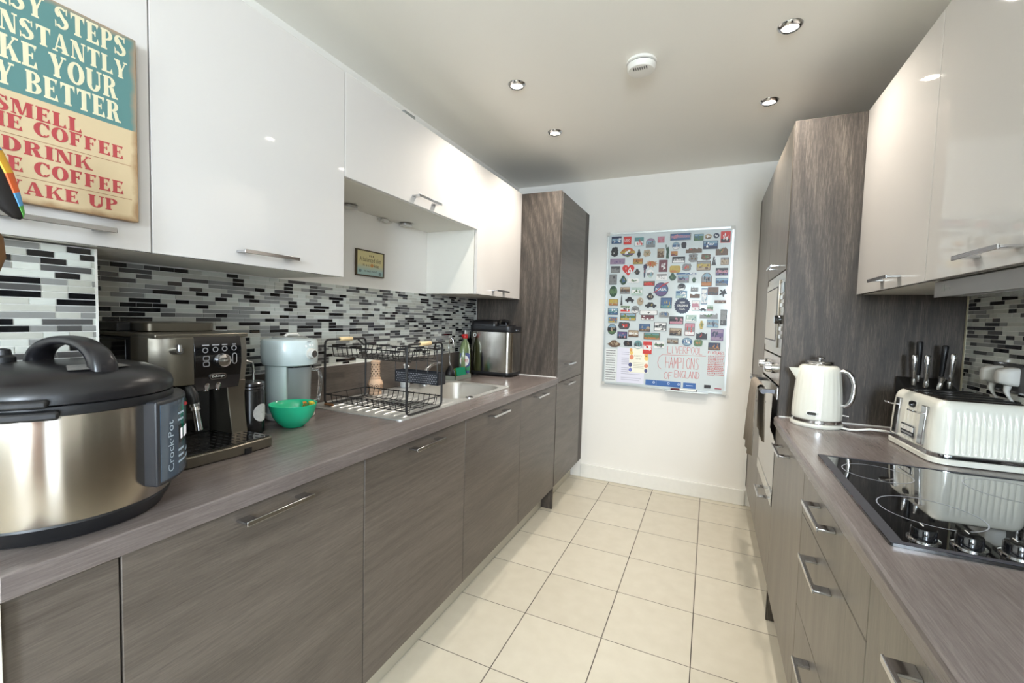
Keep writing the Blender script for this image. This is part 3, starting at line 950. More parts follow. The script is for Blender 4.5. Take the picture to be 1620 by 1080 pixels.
# back column: an upright shell open towards the front
g = G()
rows = []
for z in (0.938, 1.0, 1.06, 1.114):
    rows.append([polar(c[0], c[1], 0.080, a, z) for a in range(95, 296, 8)] + [polar(c[0], c[1], 0.070, a, z) for a in range(295, 94, -8)])
rows2 = [[polar(c[0], c[1], 0.082, a, z) for a in range(205, 316, 6)] + [polar(c[0], c[1], 0.066, a, z) for a in range(315, 204, -6)] for z in (0.938, 1.114)]
g.loft(rows).build('column', PALEB, t)
G().loft(rows2).build('front_column', PALEB, t)
G().lathe([(0.086, 1.113), (0.092, 1.117), (0.0925, 1.122), (0.0955, 1.126), (0.097, 1.16), (0.096, 1.196), (0.092, 1.206), (0.082, 1.210), (0.004, 1.2115)], c, seg=60).build('head', PALEB, t)
G().lathe([(0.060, 1.211), (0.060, 1.216), (0.05, 1.219), (0.004, 1.2195)], c, seg=40).build('water_lid', GREYP, t)
G().tube([(c[0] + 0.01, c[1] - 0.03, 1.218), (c[0] + 0.012, c[1] - 0.02, 1.226), (c[0] + 0.012, c[1] + 0.02, 1.226), (c[0] + 0.01, c[1] + 0.03, 1.218)], 0.006).build('lid_grip', PALEP, t)
ka = 6
kp = polar(c[0], c[1], 0.0955, ka, 1.158)
T = Matrix.Rotation(R(ka), 3, 'Z')
k = G().lathe([(0.020, -0.004), (0.0205, 0.004), (0.017, 0.006), (0.0165, 0.017), (0.013, 0.019), (0.002, 0.0195)], kp, axis='x', seg=30, T=T).build('dial', PALEP, t)
G().lathe([(0.0125, 0.0192), (0.0125, 0.0202), (0.002, 0.0204)], kp, axis='x', seg=24, T=T).build('dial_cap', BRUSHED, k)
g = G()
for a, z in ((-6, 1.186), (4, 1.189), (13, 1.188)):
    q = polar(c[0], c[1], 0.0957, a, z)
    g.lathe([(0.0045, -0.002), (0.0045, 0.0018), (0.003, 0.0018)], q, axis='x', seg=12, T=Matrix.Rotation(R(a), 3, 'Z'))
g.build('function_mark', M('mark_white', (238, 240, 240), 0.4), t)
aa = 2
tang = Vector((-math.sin(R(aa)), math.cos(R(aa)), 0))
q = polar(c[0], c[1], 0.0962, aa, 1.2)
G().flat([(-0.009, 0), (0.009, 0), (0.009, 0.003), (-0.009, 0.003)], q, tang, Z, 0.0005).build('maker_mark', M('mark_grey', (90, 96, 98), 0.5), t)
j = G().lathe([(0.055, 0.9385), (0.058, 0.942), (0.062, 1.106), (0.0595, 1.106), (0.0555, 0.946), (0.002, 0.946)], (c[0] + 0.012, c[1] + 0.006, 0), seg=36, caps=False).build('jug', M('frosted_jug', (226, 234, 234), 0.12, trans=0.7, ior=1.12, vary=0.0), t)
G().lathe([(0.012, 0.9465), (0.012, 0.965), (0.006, 0.975), (0.006, 1.09), (0.003, 1.10)], (c[0] + 0.012, c[1] + 0.006, 0), seg=16).build('blade_shaft', PALEP, j)
p = [polar(c[0] + 0.012, c[1] + 0.006, r_, 52, z) for r_, z in ((0.060, 1.095), (0.088, 1.09), (0.093, 1.06), (0.09, 1.01), (0.085, 0.975), (0.061, 0.965))]
G().tube(p, 0.007, seg=12).build('jug_handle', GLASS, j)

# --- green bowl with scraps
c = (-1.300, 1.048, 0)
t = thing('mixing_bowl', 'shiny green plastic bowl in front of the pale blue blender', 'bowl', (c[0], c[1], ZT))
GREEN = M('green_plastic', (38, 186, 140), 0.22, coat=0.2, vary=0.04)
G().lathe([(0.004, ZT), (0.034, ZT), (0.036, ZT + 0.004), (0.050, 0.930), (0.064, 0.952), (0.0725, 0.978), (0.0755, 0.991), (0.0765, 0.993), (0.0760, 0.9945), (0.0735, 0.9935), (0.0700, 0.977), (0.061, 0.954), (0.048, 0.935), (0.034, 0.925), (0.004, 0.924)], c, seg=52, caps=False).build('bowl', GREEN, t, angle=70)
rng = random.Random(2)
SCR = [M('peel_yellow', (214, 186, 60), 0.5), M('peel_orange', (206, 120, 40), 0.5), M('leaf_green', (74, 110, 52), 0.6)]
for i in range(7):
    a = rng.uniform(30, 100)
    q = polar(c[0], c[1], rng.uniform(0.045, 0.060), a, 0.972 + 0.003 * i)
    T = Matrix.Rotation(rng.uniform(0, 6), 3, 'Z') @ Matrix.Rotation(rng.uniform(-0.6, 0.6), 3, 'X')
    g = G()
    pts = [Vector((math.cos(s) * 0.014, math.sin(s) * 0.006, 0.003 * math.sin(3 * s))) for s in [k * 0.7 for k in range(9)]]
    g.loft([[q + T @ p for p in pts], [q + T @ (p + Vector((0, 0, 0.004))) for p in pts]])
    o = g.build('vegetable_peeling', SCR[i % 3], smooth=False)
    tag(o, 'small scrap of yellow, orange or green peeling in the green bowl', 'food scrap', 'peelings in the green bowl')

# --- inset steel sink
SINKS = M('sink_steel', (218, 218, 215), 0.4, metal=0.85, vary=0.06, scale=40)
t = thing('kitchen_sink', 'inset stainless steel sink with ribbed drainer', 'sink', (-1.28, 1.77, 0.9155))
sx0, sx1, sy0, sy1 = -1.535, -1.020, 1.287, 2.258
outer = rrect(sx0, sy0, sx1, sy1, 0.035, 8)
inner = rrect(BX0 + 0.006, BY0 + 0.006, BX1 - 0.006, BY1 - 0.006, 0.085, 8)
g = G()
g.loft([[Vector((p[0], p[1], 0.9154)) for p in outer], [Vector((p[0], p[1], 0.9185)) for p in outer],
        [Vector((p[0] * 0.985 + 0.015 * -1.278, p[1] * 0.99 + 0.01 * 1.772, 0.9192)) for p in outer],
        [Vector((p[0] * 0.965 + 0.035 * -1.278, p[1] * 0.98 + 0.02 * 1.772, 0.9172)) for p in outer],
        [Vector((p[0], p[1], 0.9172)) for p in rrect(BX0 - 0.006, BY0 - 0.006, BX1 + 0.006, BY1 + 0.006, 0.09, 8)],
        [Vector((p[0], p[1], 0.9188)) for p in rrect(BX0 - 0.001, BY0 - 0.001, BX1 + 0.001, BY1 + 0.001, 0.088, 8)],
        [Vector((p[0], p[1], 0.9150)) for p in inner]], caps=False)
g.build('rim', SINKS, t, angle=50)
rows = []
for k, (s, z) in enumerate(((0, 0.9150), (0.004, 0.90), (0.012, 0.80), (0.022, 0.772), (0.05, 0.762))):
    rows.append([Vector((p[0], p[1], z)) for p in rrect(BX0 + 0.006 + s, BY0 + 0.006 + s, BX1 - 0.006 - s, BY1 - 0.006 - s, 0.085 - min(s, 0.03), 8)])
g = G().loft(rows, caps=False)
g._face([g.bm.verts.new(v) for v in rows[-1]], 0)
g.build('basin', M('basin_steel', (196, 192, 184), 0.42, metal=0.7, vary=0.03), t, angle=60)
G().lathe([(0.042, 0.7625), (0.040, 0.7645), (0.03, 0.7635), (0.004, 0.764)], (-1.235, 1.99, 0)).build('waste', CHROME, t)
for i in range(9):
    x = -1.44 + i * 0.047
    ring = [Vector((x + 0.011 * math.cos(a), 0, 0.0045 * math.sin(a))) for a in [math.pi * k / 8 for k in range(9)]]
    e0, e1 = 1.345, 1.69
    r_ = [[Vector((v.x, e0 - 0.01, 0.9172)) for v in ring], [Vector((v.x, e0, 0.9172 + v.z)) for v in ring], [Vector((v.x, e1, 0.9172 + v.z)) for v in ring], [Vector((v.x, e1 + 0.01, 0.9172)) for v in ring]]
    G().loft(r_, closed=False, caps=False).build('drainer_rib', SINKS, t)
G().lathe([(0.020, 0.9172), (0.020, 0.922), (0.012, 0.9235), (0.003, 0.9235)], (-1.046, 1.826, 0), seg=28).build('waste_control', CHROME, t)

# --- mixer tap
t = thing('mixer_tap', 'chrome mixer tap with curved spout behind the sink bowl', 'tap', (-1.477, 2.06, 0.918))
G().lathe([(0.030, 0.9178), (0.030, 0.923), (0.025, 0.927), (0.024, 0.968), (0.021, 0.976), (0.017, 0.985)], (-1.477, 2.06, 0), seg=28).build('base', CHROME, t)
G().tube([(-1.477, 2.06, 0.960), (-1.462, 2.035, 0.975), (-1.43, 1.99, 0.985), (-1.385, 1.94, 0.986), (-1.345, 1.905, 0.976), (-1.325, 1.888, 0.955)], [0.016, 0.0145, 0.013, 0.0125, 0.0125, 0.0135], seg=16).build('spout', CHROME, t)
G().tube([(-1.477, 2.06, 0.985), (-1.474, 2.07, 1.000), (-1.468, 2.10, 1.020), (-1.460, 2.145, 1.034), (-1.455, 2.18, 1.032)], [0.014, 0.012, 0.010, 0.010, 0.0085], seg=14).build('lever', CHROME, t)

# --- two-tier dish rack
t = thing('dish_rack', 'black wire two-tier dish rack with pale wooden grips on the drainer', 'dish rack', (-1.255, 1.453, 0.92))
rx0, rx1, ry0, ry1 = -1.468, -1.042, 1.337, 1.575
zb = 0.9235


def bent(x, y0, y1, z0, z1, r):
    pts = []
    for cy_, cz_, a0 in ((y1 - r, z1 - r, 0), (y0 + r, z1 - r, 90), (y0 + r, z0 + r, 180), (y1 - r, z0 + r, 270)):
        for i in range(6):
            a = R(a0 + 90 * i / 5)
            pts.append((x, cy_ + r * math.cos(a), cz_ + r * math.sin(a)))
    return pts


for x in (rx0, rx1):
    f = G().tube(bent(x, ry0, ry1, zb, 1.197, 0.02), 0.0046, closed=True, seg=10).build('end_frame', WIRE, t)
    G().lathe([(0.0075, -0.036), (0.009, -0.034), (0.0092, 0), (0.009, 0.034), (0.0075, 0.036)], (x, (ry0 + ry1) / 2 - 0.004, 1.197), axis='y', seg=16).build('wooden_grip', BEECH, f)


def basket(name, x0, x1, y0, y1, ztop, zbot, step, parent):
    g = G()
    g.tube([(x0, y0, ztop), (x1, y0, ztop), (x1, y1, ztop), (x0, y1, ztop)], 0.0024, closed=True, seg=6)
    ins = 0.018
    n = round((x1 - x0) / step)
    for i in range(1, n):
        x = x0 + (x1 - x0) * i / n
        g.tube([(x, y0, ztop + 0.004), (x, y0, ztop), (x, y0 + ins * 0.4, zbot + 0.006), (x, y0 + ins, zbot), (x, y1 - ins, zbot), (x, y1 - ins * 0.4, zbot + 0.006), (x, y1, ztop), (x, y1, ztop + 0.004)], 0.0016, seg=5)
    for y in (y0 + (y1 - y0) * q for q in (0.12, 0.5, 0.88)):
        g.tube([(x0, y, ztop), (x0 + 0.008, y, zbot - 0.0015), (x1 - 0.008, y, zbot - 0.0015), (x1, y, ztop)], 0.0018, seg=5)
    return g.build(name, WIRE, parent)


basket('lower_basket', rx0 + 0.002, rx1 - 0.002, ry0 + 0.004, ry1 - 0.004, 0.966, 0.932, 0.028, t)
basket('upper_basket', rx0 + 0.002, rx1 - 0.002, ry0 + 0.012, ry1 - 0.012, 1.168, 1.128, 0.026, t)
g = G()
for x in (rx0, rx1):
    g.tube([(x, ry1 - 0.05, 1.193), (x + (0.02 if x < -1.2 else -0.02), ry1 - 0.03, 1.165)], 0.004, seg=8)
g.build('hook', WIRE, t)
# cutlery basket on the far side
PERF = M('perforated_dark_metal', (54, 55, 60), 0.4, metal=0.4, vary=0.1)
cu = G()
cx0, cx1, cy0_, cy1_ = -1.300, -1.066, 1.5815, 1.640
for lo, hi in (((cx0, cy0_, 1.008), (cx1, cy0_ + 0.0015, 1.060)), ((cx0, cy1_ - 0.0015, 1.008), (cx1, cy1_, 1.060)), ((cx0, cy0_, 1.008), (cx0 + 0.0015, cy1_, 1.060)), ((cx1 - 0.0015, cy0_, 1.008), (cx1, cy1_, 1.060)), ((cx0, cy0_, 1.006), (cx1, cy1_, 1.008))):
    cu.box(lo, hi)
cu = cu.build('cutlery_basket', PERF, t)
g = G()
HOLE = M('punched_hole', (168, 168, 172), 0.4)
for i in range(26):
    for j in range(5):
        x, z = cx0 + 0.010 + i * 0.0085 + (j % 2) * 0.004, 1.014 + j * 0.009
        g.prism(ellipse(x, z, 0.0021, 0.0021, 6), (0, cy0_ - 0.0001, 0), X, Z, 0, 0.0003)
g.build('punched_hole', HOLE, cu)
g = G()
for x in (cx0 + 0.004, cx0 + 0.06, cx0 + 0.12, cx0 + 0.18, cx1 - 0.004):
    g.tube([(x, cy0_ - 0.001, 1.058), (x, cy0_ - 0.003, 1.165)], 0.0016, seg=5)
g.tube([(cx0, cy0_ - 0.003, 1.112), (cx1, cy0_ - 0.003, 1.112)], 0.0014, seg=5)
g.build('hanger_wire', WIRE, cu)
G().tube([(rx0 + 0.005, ry0 - 0.003, 0.925), (rx0 + 0.05, ry0 - 0.004, 0.926)], 0.0055, seg=10).build('wooden_foot', M('worn_brown_wood', (132, 94, 62), 0.6, vary=0.3, scale=200), t)

# --- carved pottery tower
c = (-1.478, 1.653, 0)
CLAY = M('pale_terracotta', (206, 172, 142), 0.75, vary=0.14, scale=90, bump=0.3)
t = thing('carved_tower', 'carved terracotta bottle-shaped ornament standing behind the dish rack', 'ornament', (c[0], c[1], 0.9185))
z0 = 0.9185
G().lathe([(0.029, z0), (0.030, z0 + 0.004), (0.030, z0 + 0.010), (0.027, z0 + 0.014), (0.033, z0 + 0.024), (0.037, z0 + 0.040), (0.0365, z0 + 0.054), (0.031, z0 + 0.068), (0.025, z0 + 0.076), (0.026, z0 + 0.082)], c, seg=36).build('belly', CLAY, t)
G().lathe([(0.021, z0 + 0.082), (0.0215, z0 + 0.10), (0.0205, z0 + 0.15), (0.022, z0 + 0.156), (0.0225, z0 + 0.162), (0.018, z0 + 0.166), (0.016, z0 + 0.158)], c, seg=36, caps=False).build('neck', CLAY, t)
g = G()
HO = M('carving_hole', (84, 62, 48), 0.9)
for j in range(6):
    for i in range(8):
        a = i * 45 + (j % 2) * 22
        q = polar(c[0], c[1], 0.0207, a, z0 + 0.092 + j * 0.011)
        tg = Vector((-math.sin(R(a)), math.cos(R(a)), 0))
        g.flat(ellipse(0, 0, 0.0042, 0.0036, 7), q, tg, Z, 0.0012)
for a in range(0, 360, 40):
    q = polar(c[0], c[1], 0.0369, a, z0 + 0.044)
    tg = Vector((-math.sin(R(a)), math.cos(R(a)), 0))
    ring = [q + tg * (0.009 * math.cos(k * 0.45)) + Z * (0.009 * math.sin(k * 0.45)) for k in range(14)]
    g.tube(ring, 0.0009, closed=True, seg=4)
    g.flat(ellipse(0, 0, 0.003, 0.003, 7), q, tg, Z, 0.0008)
g.build('carving', HO, t)

# --- soap pump, washing-up bottle, caddy, sponge, brush
c = (-1.492, 1.90, 0)
t = thing('soap_dispenser', 'small clear pump soap bottle with white pump seen through the dish rack', 'soap bottle', (c[0], c[1], 0.918))
G().lathe([(0.024, 0.9182), (0.026, 0.922), (0.026, 0.99), (0.020, 1.002), (0.012, 1.006)], c, seg=24).build('bottle', M('milky_soap', (214, 216, 212), 0.2, trans=0.2), t)
G().lathe([(0.014, 1.006), (0.014, 1.018), (0.005, 1.020), (0.005, 1.036), (0.011, 1.037), (0.011, 1.044), (0.004, 1.046)], c, seg=20).tube([(c[0], c[1], 1.040), (c[0] + 0.03, c[1] - 0.012, 1.038), (c[0] + 0.036, c[1] - 0.014, 1.032)], 0.004, seg=8).build('pump', WHITEP, t)
t = thing('sink_caddy', 'low grey tray holding sponge and brush beside the tap', 'caddy', (-1.475, 2.34, 0.9153))
g = G()
q0, q1 = (-1.545, 2.275), (-1.405, 2.465)
g.box((q0[0], q0[1], ZT), (q1[0], q1[1], ZT + 0.006))
for lo, hi in (((q0[0], q0[1]), (q1[0], q0[1] + 0.003)), ((q0[0], q1[1] - 0.003), q1), ((q0[0], q0[1]), (q0[0] + 0.003, q1[1])), ((q1[0] - 0.003, q0[1]), q1)):
    g.box((lo[0], lo[1], ZT + 0.006), (hi[0], hi[1], ZT + 0.026))
g.build('tray', M('sage_grey_plastic', (150, 156, 144), 0.4), t)
g = G().prism(rrect(-0.04, -0.024, 0.04, 0.024, 0.007), (-1.452, 2.41, 0.9555), Vector((0.35, 0.94, 0)), Vector((-0.2, 0.07, 0.98)), -0.014, 0.014)
sp_ = thing('washing_sponge', 'green and yellow washing-up sponge in the grey tray', 'sponge', (-1.452, 2.41, 0.925))
uu, vv = Vector((0.30, 0.954, 0)), Vector((-0.25, 0.08, 0.965)).normalized()
G().prism(rrect(-0.038, -0.026, 0.038, 0.026, 0.006), (-1.455, 2.405, 0.9535), uu, vv, -0.012, 0.006).build('foam', M('yellow_green_foam', (158, 196, 70), 0.9, vary=0.12, scale=300, bump=0.5), sp_)
G().prism(rrect(-0.038, -0.026, 0.038, 0.026, 0.006), (-1.455, 2.405, 0.9535), uu, vv, 0.0065, 0.015).build('scourer', M('green_scourer', (36, 150, 110), 0.95, vary=0.15, scale=400, bump=0.6), sp_)
t = thing('dish_brush', 'black dish brush with steel cap standing in the grey tray', 'brush', (-1.475, 2.315, 0.922))
G().lathe([(0.026, 0.9225), (0.030, 0.930), (0.030, 0.944)], (-1.472, 2.318, 0), seg=24).build('bristle', M('black_bristle', (22, 22, 22), 0.9, vary=0.3, scale=300), t)
G().lathe([(0.031, 0.944), (0.031, 0.952), (0.026, 0.972), (0.016, 0.984), (0.010, 1.0), (0.004, 1.002)], (-1.472, 2.318, 0), seg=24).build('head', BLACK, t)
a = [(-1.472, 2.318, 1.0), (-1.476, 2.315, 1.06), (-1.48, 2.31, 1.13), (-1.481, 2.318, 1.158), (-1.481, 2.335, 1.172), (-1.480, 2.352, 1.160), (-1.478, 2.364, 1.115)]
G().tube(a, 0.004, seg=8).build('handle', CHROME, t)
c = (-1.488, 2.522, 0)
t = thing('washing_up_bottle', 'green washing-up liquid bottle with red cap and round label', 'bottle', (c[0], c[1], ZT))
T = Matrix.Rotation(R(0), 3, 'Z')


def oval(rx, ry, z, n=28):
    return [Vector((c[0] + rx * math.cos(2 * math.pi * i / n), c[1] + ry * math.sin(2 * math.pi * i / n), z)) for i in range(n)]


prof = [(0.034, 0.047, ZT), (0.036, 0.050, ZT + 0.006), (0.036, 0.050, 1.00), (0.035, 0.049, 1.05), (0.031, 0.043, 1.10), (0.022, 0.030, 1.138), (0.013, 0.015, 1.152), (0.012, 0.013, 1.165)]
G().loft([oval(*q) for q in prof]).build('body', M('green_liquid_plastic', (122, 140, 98), 0.12, coat=0.3, vary=0.12, scale=12), t)
G().lathe([(0.017, 1.165), (0.018, 1.168), (0.018, 1.184), (0.014, 1.192), (0.010, 1.194)], c, seg=20).box((c[0] - 0.012, c[1] - 0.030, 1.180), (c[0] + 0.012, c[1] + 0.018, 1.192)).build('cap', M('red_cap', (206, 40, 40), 0.35), t, bevel=0.002)
G().lathe([(0.006, 1.194), (0.005, 1.218), (0.002, 1.22)], c, seg=14).build('nozzle', WHITEP, t)
vd = Vector((-c[0], -c[1], 0)).normalized()
lu = Vector((-vd.y, vd.x, 0))
lab = Vector((c[0], c[1], 0)) + vd * 0.0415
G().prism(rrect(-0.032, 0.925, 0.032, 1.070, 0.012), lab, lu, Z, -0.012, 0.0).build('label_band', M('label_navy', (52, 62, 120), 0.4), t, bevel=0.001)
o = G().prism(ellipse(-0.002, 1.018, 0.030, 0.037), lab, lu, Z, 0.0, 0.002).build('round_label', WHITEP, t)
G().text('FAIRY', lab + lu * -0.024 + Z * 1.008, lu, Z, 0.045, 0.022, 0.0024, bold=0.02).build('lettering', M('label_red', (190, 40, 44), 0.5), o)
G().prism([(0.004, 0.955), (0.033, 0.955), (0.033, 0.985), (0.012, 0.975)], lab, lu, Z, 0.0, 0.0012).build('label_green', M('label_green', (40, 130, 80), 0.5), t)
# socket with plug behind the bread maker
t = thing('wall_socket', 'dark wall socket with a small white plug between bottle and bread maker', 'socket', (XL + 0.012, 2.67, 1.16))
G().box((XL + 0.0062, 2.600, 1.115), (XL + 0.016, 2.745, 1.205)).build('plate', BLACK, t, bevel=0.002)
G().box((XL + 0.0165, 2.615, 1.160), (XL + 0.040, 2.655, 1.205)).build('plug', PALEP, t, bevel=0.004)

# --- bread maker
t = thing('bread_maker', 'steel and black bread maker beside the tall larder', 'bread maker', (-1.355, 2.69, ZT))
bx0, bx1, by0, by1 = -1.505, -1.180, 2.592, 2.790
BS = M('bread_maker_steel', (182, 177, 168), 0.2, metal=1, vary=0.04, scale=60, aniso=0.8)
out = rrect(bx0, by0, bx1, by1, 0.045, 8)
sh = lambda s, z: [Vector((-1.355 + (p[0] + 1.355) * s, 2.687 + (p[1] - 2.687) * s, z)) for p in out]
for q in ((-1.465, 2.63), (-1.245, 2.63), (-1.465, 2.745), (-1.245, 2.745)):
    G().lathe([(0.014, ZT), (0.014, 0.926)], (q[0], q[1], 0), seg=16).build('foot', RUBBER, t)
G().loft([sh(0.97, 0.925), sh(1.0, 0.930), sh(1.0, 0.943), sh(0.985, 0.945)]).build('base', BLACK, t)
G().loft([sh(0.985, 0.9452), sh(0.985, 1.212)]).build('body', BS, t)
G().loft([sh(0.985, 1.2122), sh(1.005, 1.216), sh(1.005, 1.238), sh(0.99, 1.252)]).build('collar', BLACK, t)
lo_ = rrect(bx0 + 0.005, by0 + 0.010, bx1 - 0.115, by1 - 0.005, 0.035, 8)
sl = lambda s, z: [Vector((-1.40 + (p[0] + 1.40) * s, 2.69 + (p[1] - 2.69) * s, z)) for p in lo_]
l_ = G().loft([sl(1.0, 1.2522), sl(1.0, 1.270), sl(0.93, 1.285), sl(0.7, 1.293)]).build('lid', LIDM, t)
G().tube([(-1.292, 2.635, 1.270), (-1.285, 2.64, 1.284), (-1.283, 2.69, 1.288), (-1.285, 2.74, 1.284), (-1.292, 2.745, 1.270)], 0.014, seg=12).build('lid_handle', BLACKG, l_)
G().box((-1.290, 2.625, 1.2525), (-1.222, 2.755, 1.262)).build('control_panel', BLACKG, t, bevel=0.002)
G().lathe([(0.012, 0), (0.012, -0.001), (0.0085, -0.001), (0.0085, 0)], (-1.455, 2.5926, 1.188), axis='y', seg=20, caps=False).build('emblem', WHITEP, t)
G().box((-1.1805, 2.66, 1.222), (-1.1762, 2.705, 1.230)).build('badge', CHROME, t)

# ------------------------------------------------------------------ on the wall and cupboards of the sink side
t = thing('cookie_picture', 'small framed cookie motto picture on the wall above the drying rack', 'picture', (XL + 0.006, 1.692, 1.555))
py0, py1, pz0, pz1 = 1.598, 1.793, 1.496, 1.623
g = G()
for a in ((py0, py0 + 0.006, pz0, pz1), (py1 - 0.006, py1, pz0, pz1), (py0 + 0.006, py1 - 0.006, pz0, pz0 + 0.006), (py0 + 0.006, py1 - 0.006, pz1 - 0.006, pz1)):
    g.box((XL + 0.001, a[0], a[2]), (XL + 0.013, a[1], a[3]))
g.build('frame', M('dark_bronze_frame', (78, 66, 48), 0.5), t)


def gradient_print():
    m, nt, b = base_mat('motto_print')
    tc = nt.nodes.new('ShaderNodeTexCoord')
    sp = nt.nodes.new('ShaderNodeSeparateXYZ')
    cr = nt.nodes.new('ShaderNodeValToRGB')
    mr = nt.nodes.new('ShaderNodeMapRange')
    ns = nt.nodes.new('ShaderNodeTexNoise'); ns.inputs['Scale'].default_value = 40
    ad = nt.nodes.new('ShaderNodeMath'); ad.operation = 'MULTIPLY_ADD'; ad.inputs[1].default_value = 0.012
    nt.links.new(tc.outputs['Object'], sp.inputs[0])
    nt.links.new(tc.outputs['Object'], ns.inputs['Vector'])
    nt.links.new(ns.outputs['Fac'], ad.inputs[0]); nt.links.new(sp.outputs['Z'], ad.inputs[2])
    mr.inputs['From Min'].default_value = -0.055; mr.inputs['From Max'].default_value = 0.065
    nt.links.new(ad.outputs[0], mr.inputs['Value'])
    nt.links.new(mr.outputs[0], cr.inputs['Fac'])
    e = cr.color_ramp.elements
    e[0].position, e[0].color = 0.25, srgb(168, 196, 192)
    e[1].position, e[1].color = 0.5, srgb(214, 203, 150)
    nt.links.new(cr.outputs['Color'], b.inputs['Base Color'])
    b.inputs['Roughness'].default_value = 0.45
    return m


pr = G().box((XL + 0.001, py0 + 0.006, pz0 + 0.006), (XL + 0.010, py1 - 0.006, pz1 - 0.006)).build('print', gradient_print(), t)
INK = M('brown_ink', (96, 82, 62), 0.6)
fx = XL + 0.0103
g = G().text('A balanced diet', (fx, py0 + 0.022, 1.567), Y, Z, 0.15, 0.022, 0.0002)
g.text('is a c', (fx, py0 + 0.045, 1.545), Y, Z, 0.045, 0.012, 0.0002).text('kie', (fx, py0 + 0.122, 1.543), Y, Z, 0.035, 0.017, 0.0002)
g.text('in each hand', (fx, py0 + 0.055, 1.517), Y, Z, 0.085, 0.011, 0.0002)
for k in (-1, 0, 1):
    g.flat([(-0.004, 0), (0.004, 0), (0.003, 0.009), (-0.003, 0.009)], (fx, py0 + 0.105 + k * 0.013, 1.593), Y, Z, 0.0002)
g.build('lettering', INK, pr)
G().flat(ellipse(0, 0, 0.011, 0.009), (fx, py0 + 0.107, 1.551), Y, Z, 0.0003).build('printed_cookie', M('cookie_orange', (206, 150, 92), 0.6), pr)
g = G()
for y, z in ((py0 + 0.026, 1.520), (py0 + 0.166, 1.514)):
    g.flat(ellipse(0, 0, 0.010, 0.008), (fx, y, z), Y, Z, 0.0002)
g.build('printed_cup', M('print_grey_blue', (120, 138, 138), 0.6), pr)
for y in (1.515, 1.918):
    t = thing('puck_light', 'round flat puck light under the lift-up cabinet, ' + ('nearest the coffee machine cabinet' if y < 1.7 else 'right of the loose cable'), 'light', (-1.512, y, 1.787))
    G().lathe([(0.033, 1.7995), (0.036, 1.797), (0.036, 1.789), (0.032, 1.787)], (-1.518, y, 0), seg=30).build('housing', BRUSHED, t)
    G().lathe([(0.029, 1.7868), (0.024, 1.7858), (0.003, 1.7856)], (-1.518, y, 0), seg=28).build('lens', PALEP, t)
t = thing('lamp_cable', 'loose pale cable clipped under the lift-up cabinet between two puck lights', 'cable', (-1.545, 1.79, 1.79))
G().tube([(-1.553, 1.85, 1.796), (-1.548, 1.82, 1.790), (-1.55, 1.80, 1.784), (-1.546, 1.775, 1.790), (-1.55, 1.755, 1.779), (-1.552, 1.74, 1.792)], 0.004, seg=8).build('cord', PALEP, t)
G().box((-1.556, 1.765, 1.780), (-1.535, 1.80, 1.798)).build('connector', PALEP, t, bevel=0.002)

# --- slab-serif lettering for the coffee sign, drawn as strokes in a unit-high box
FAT = 0.30


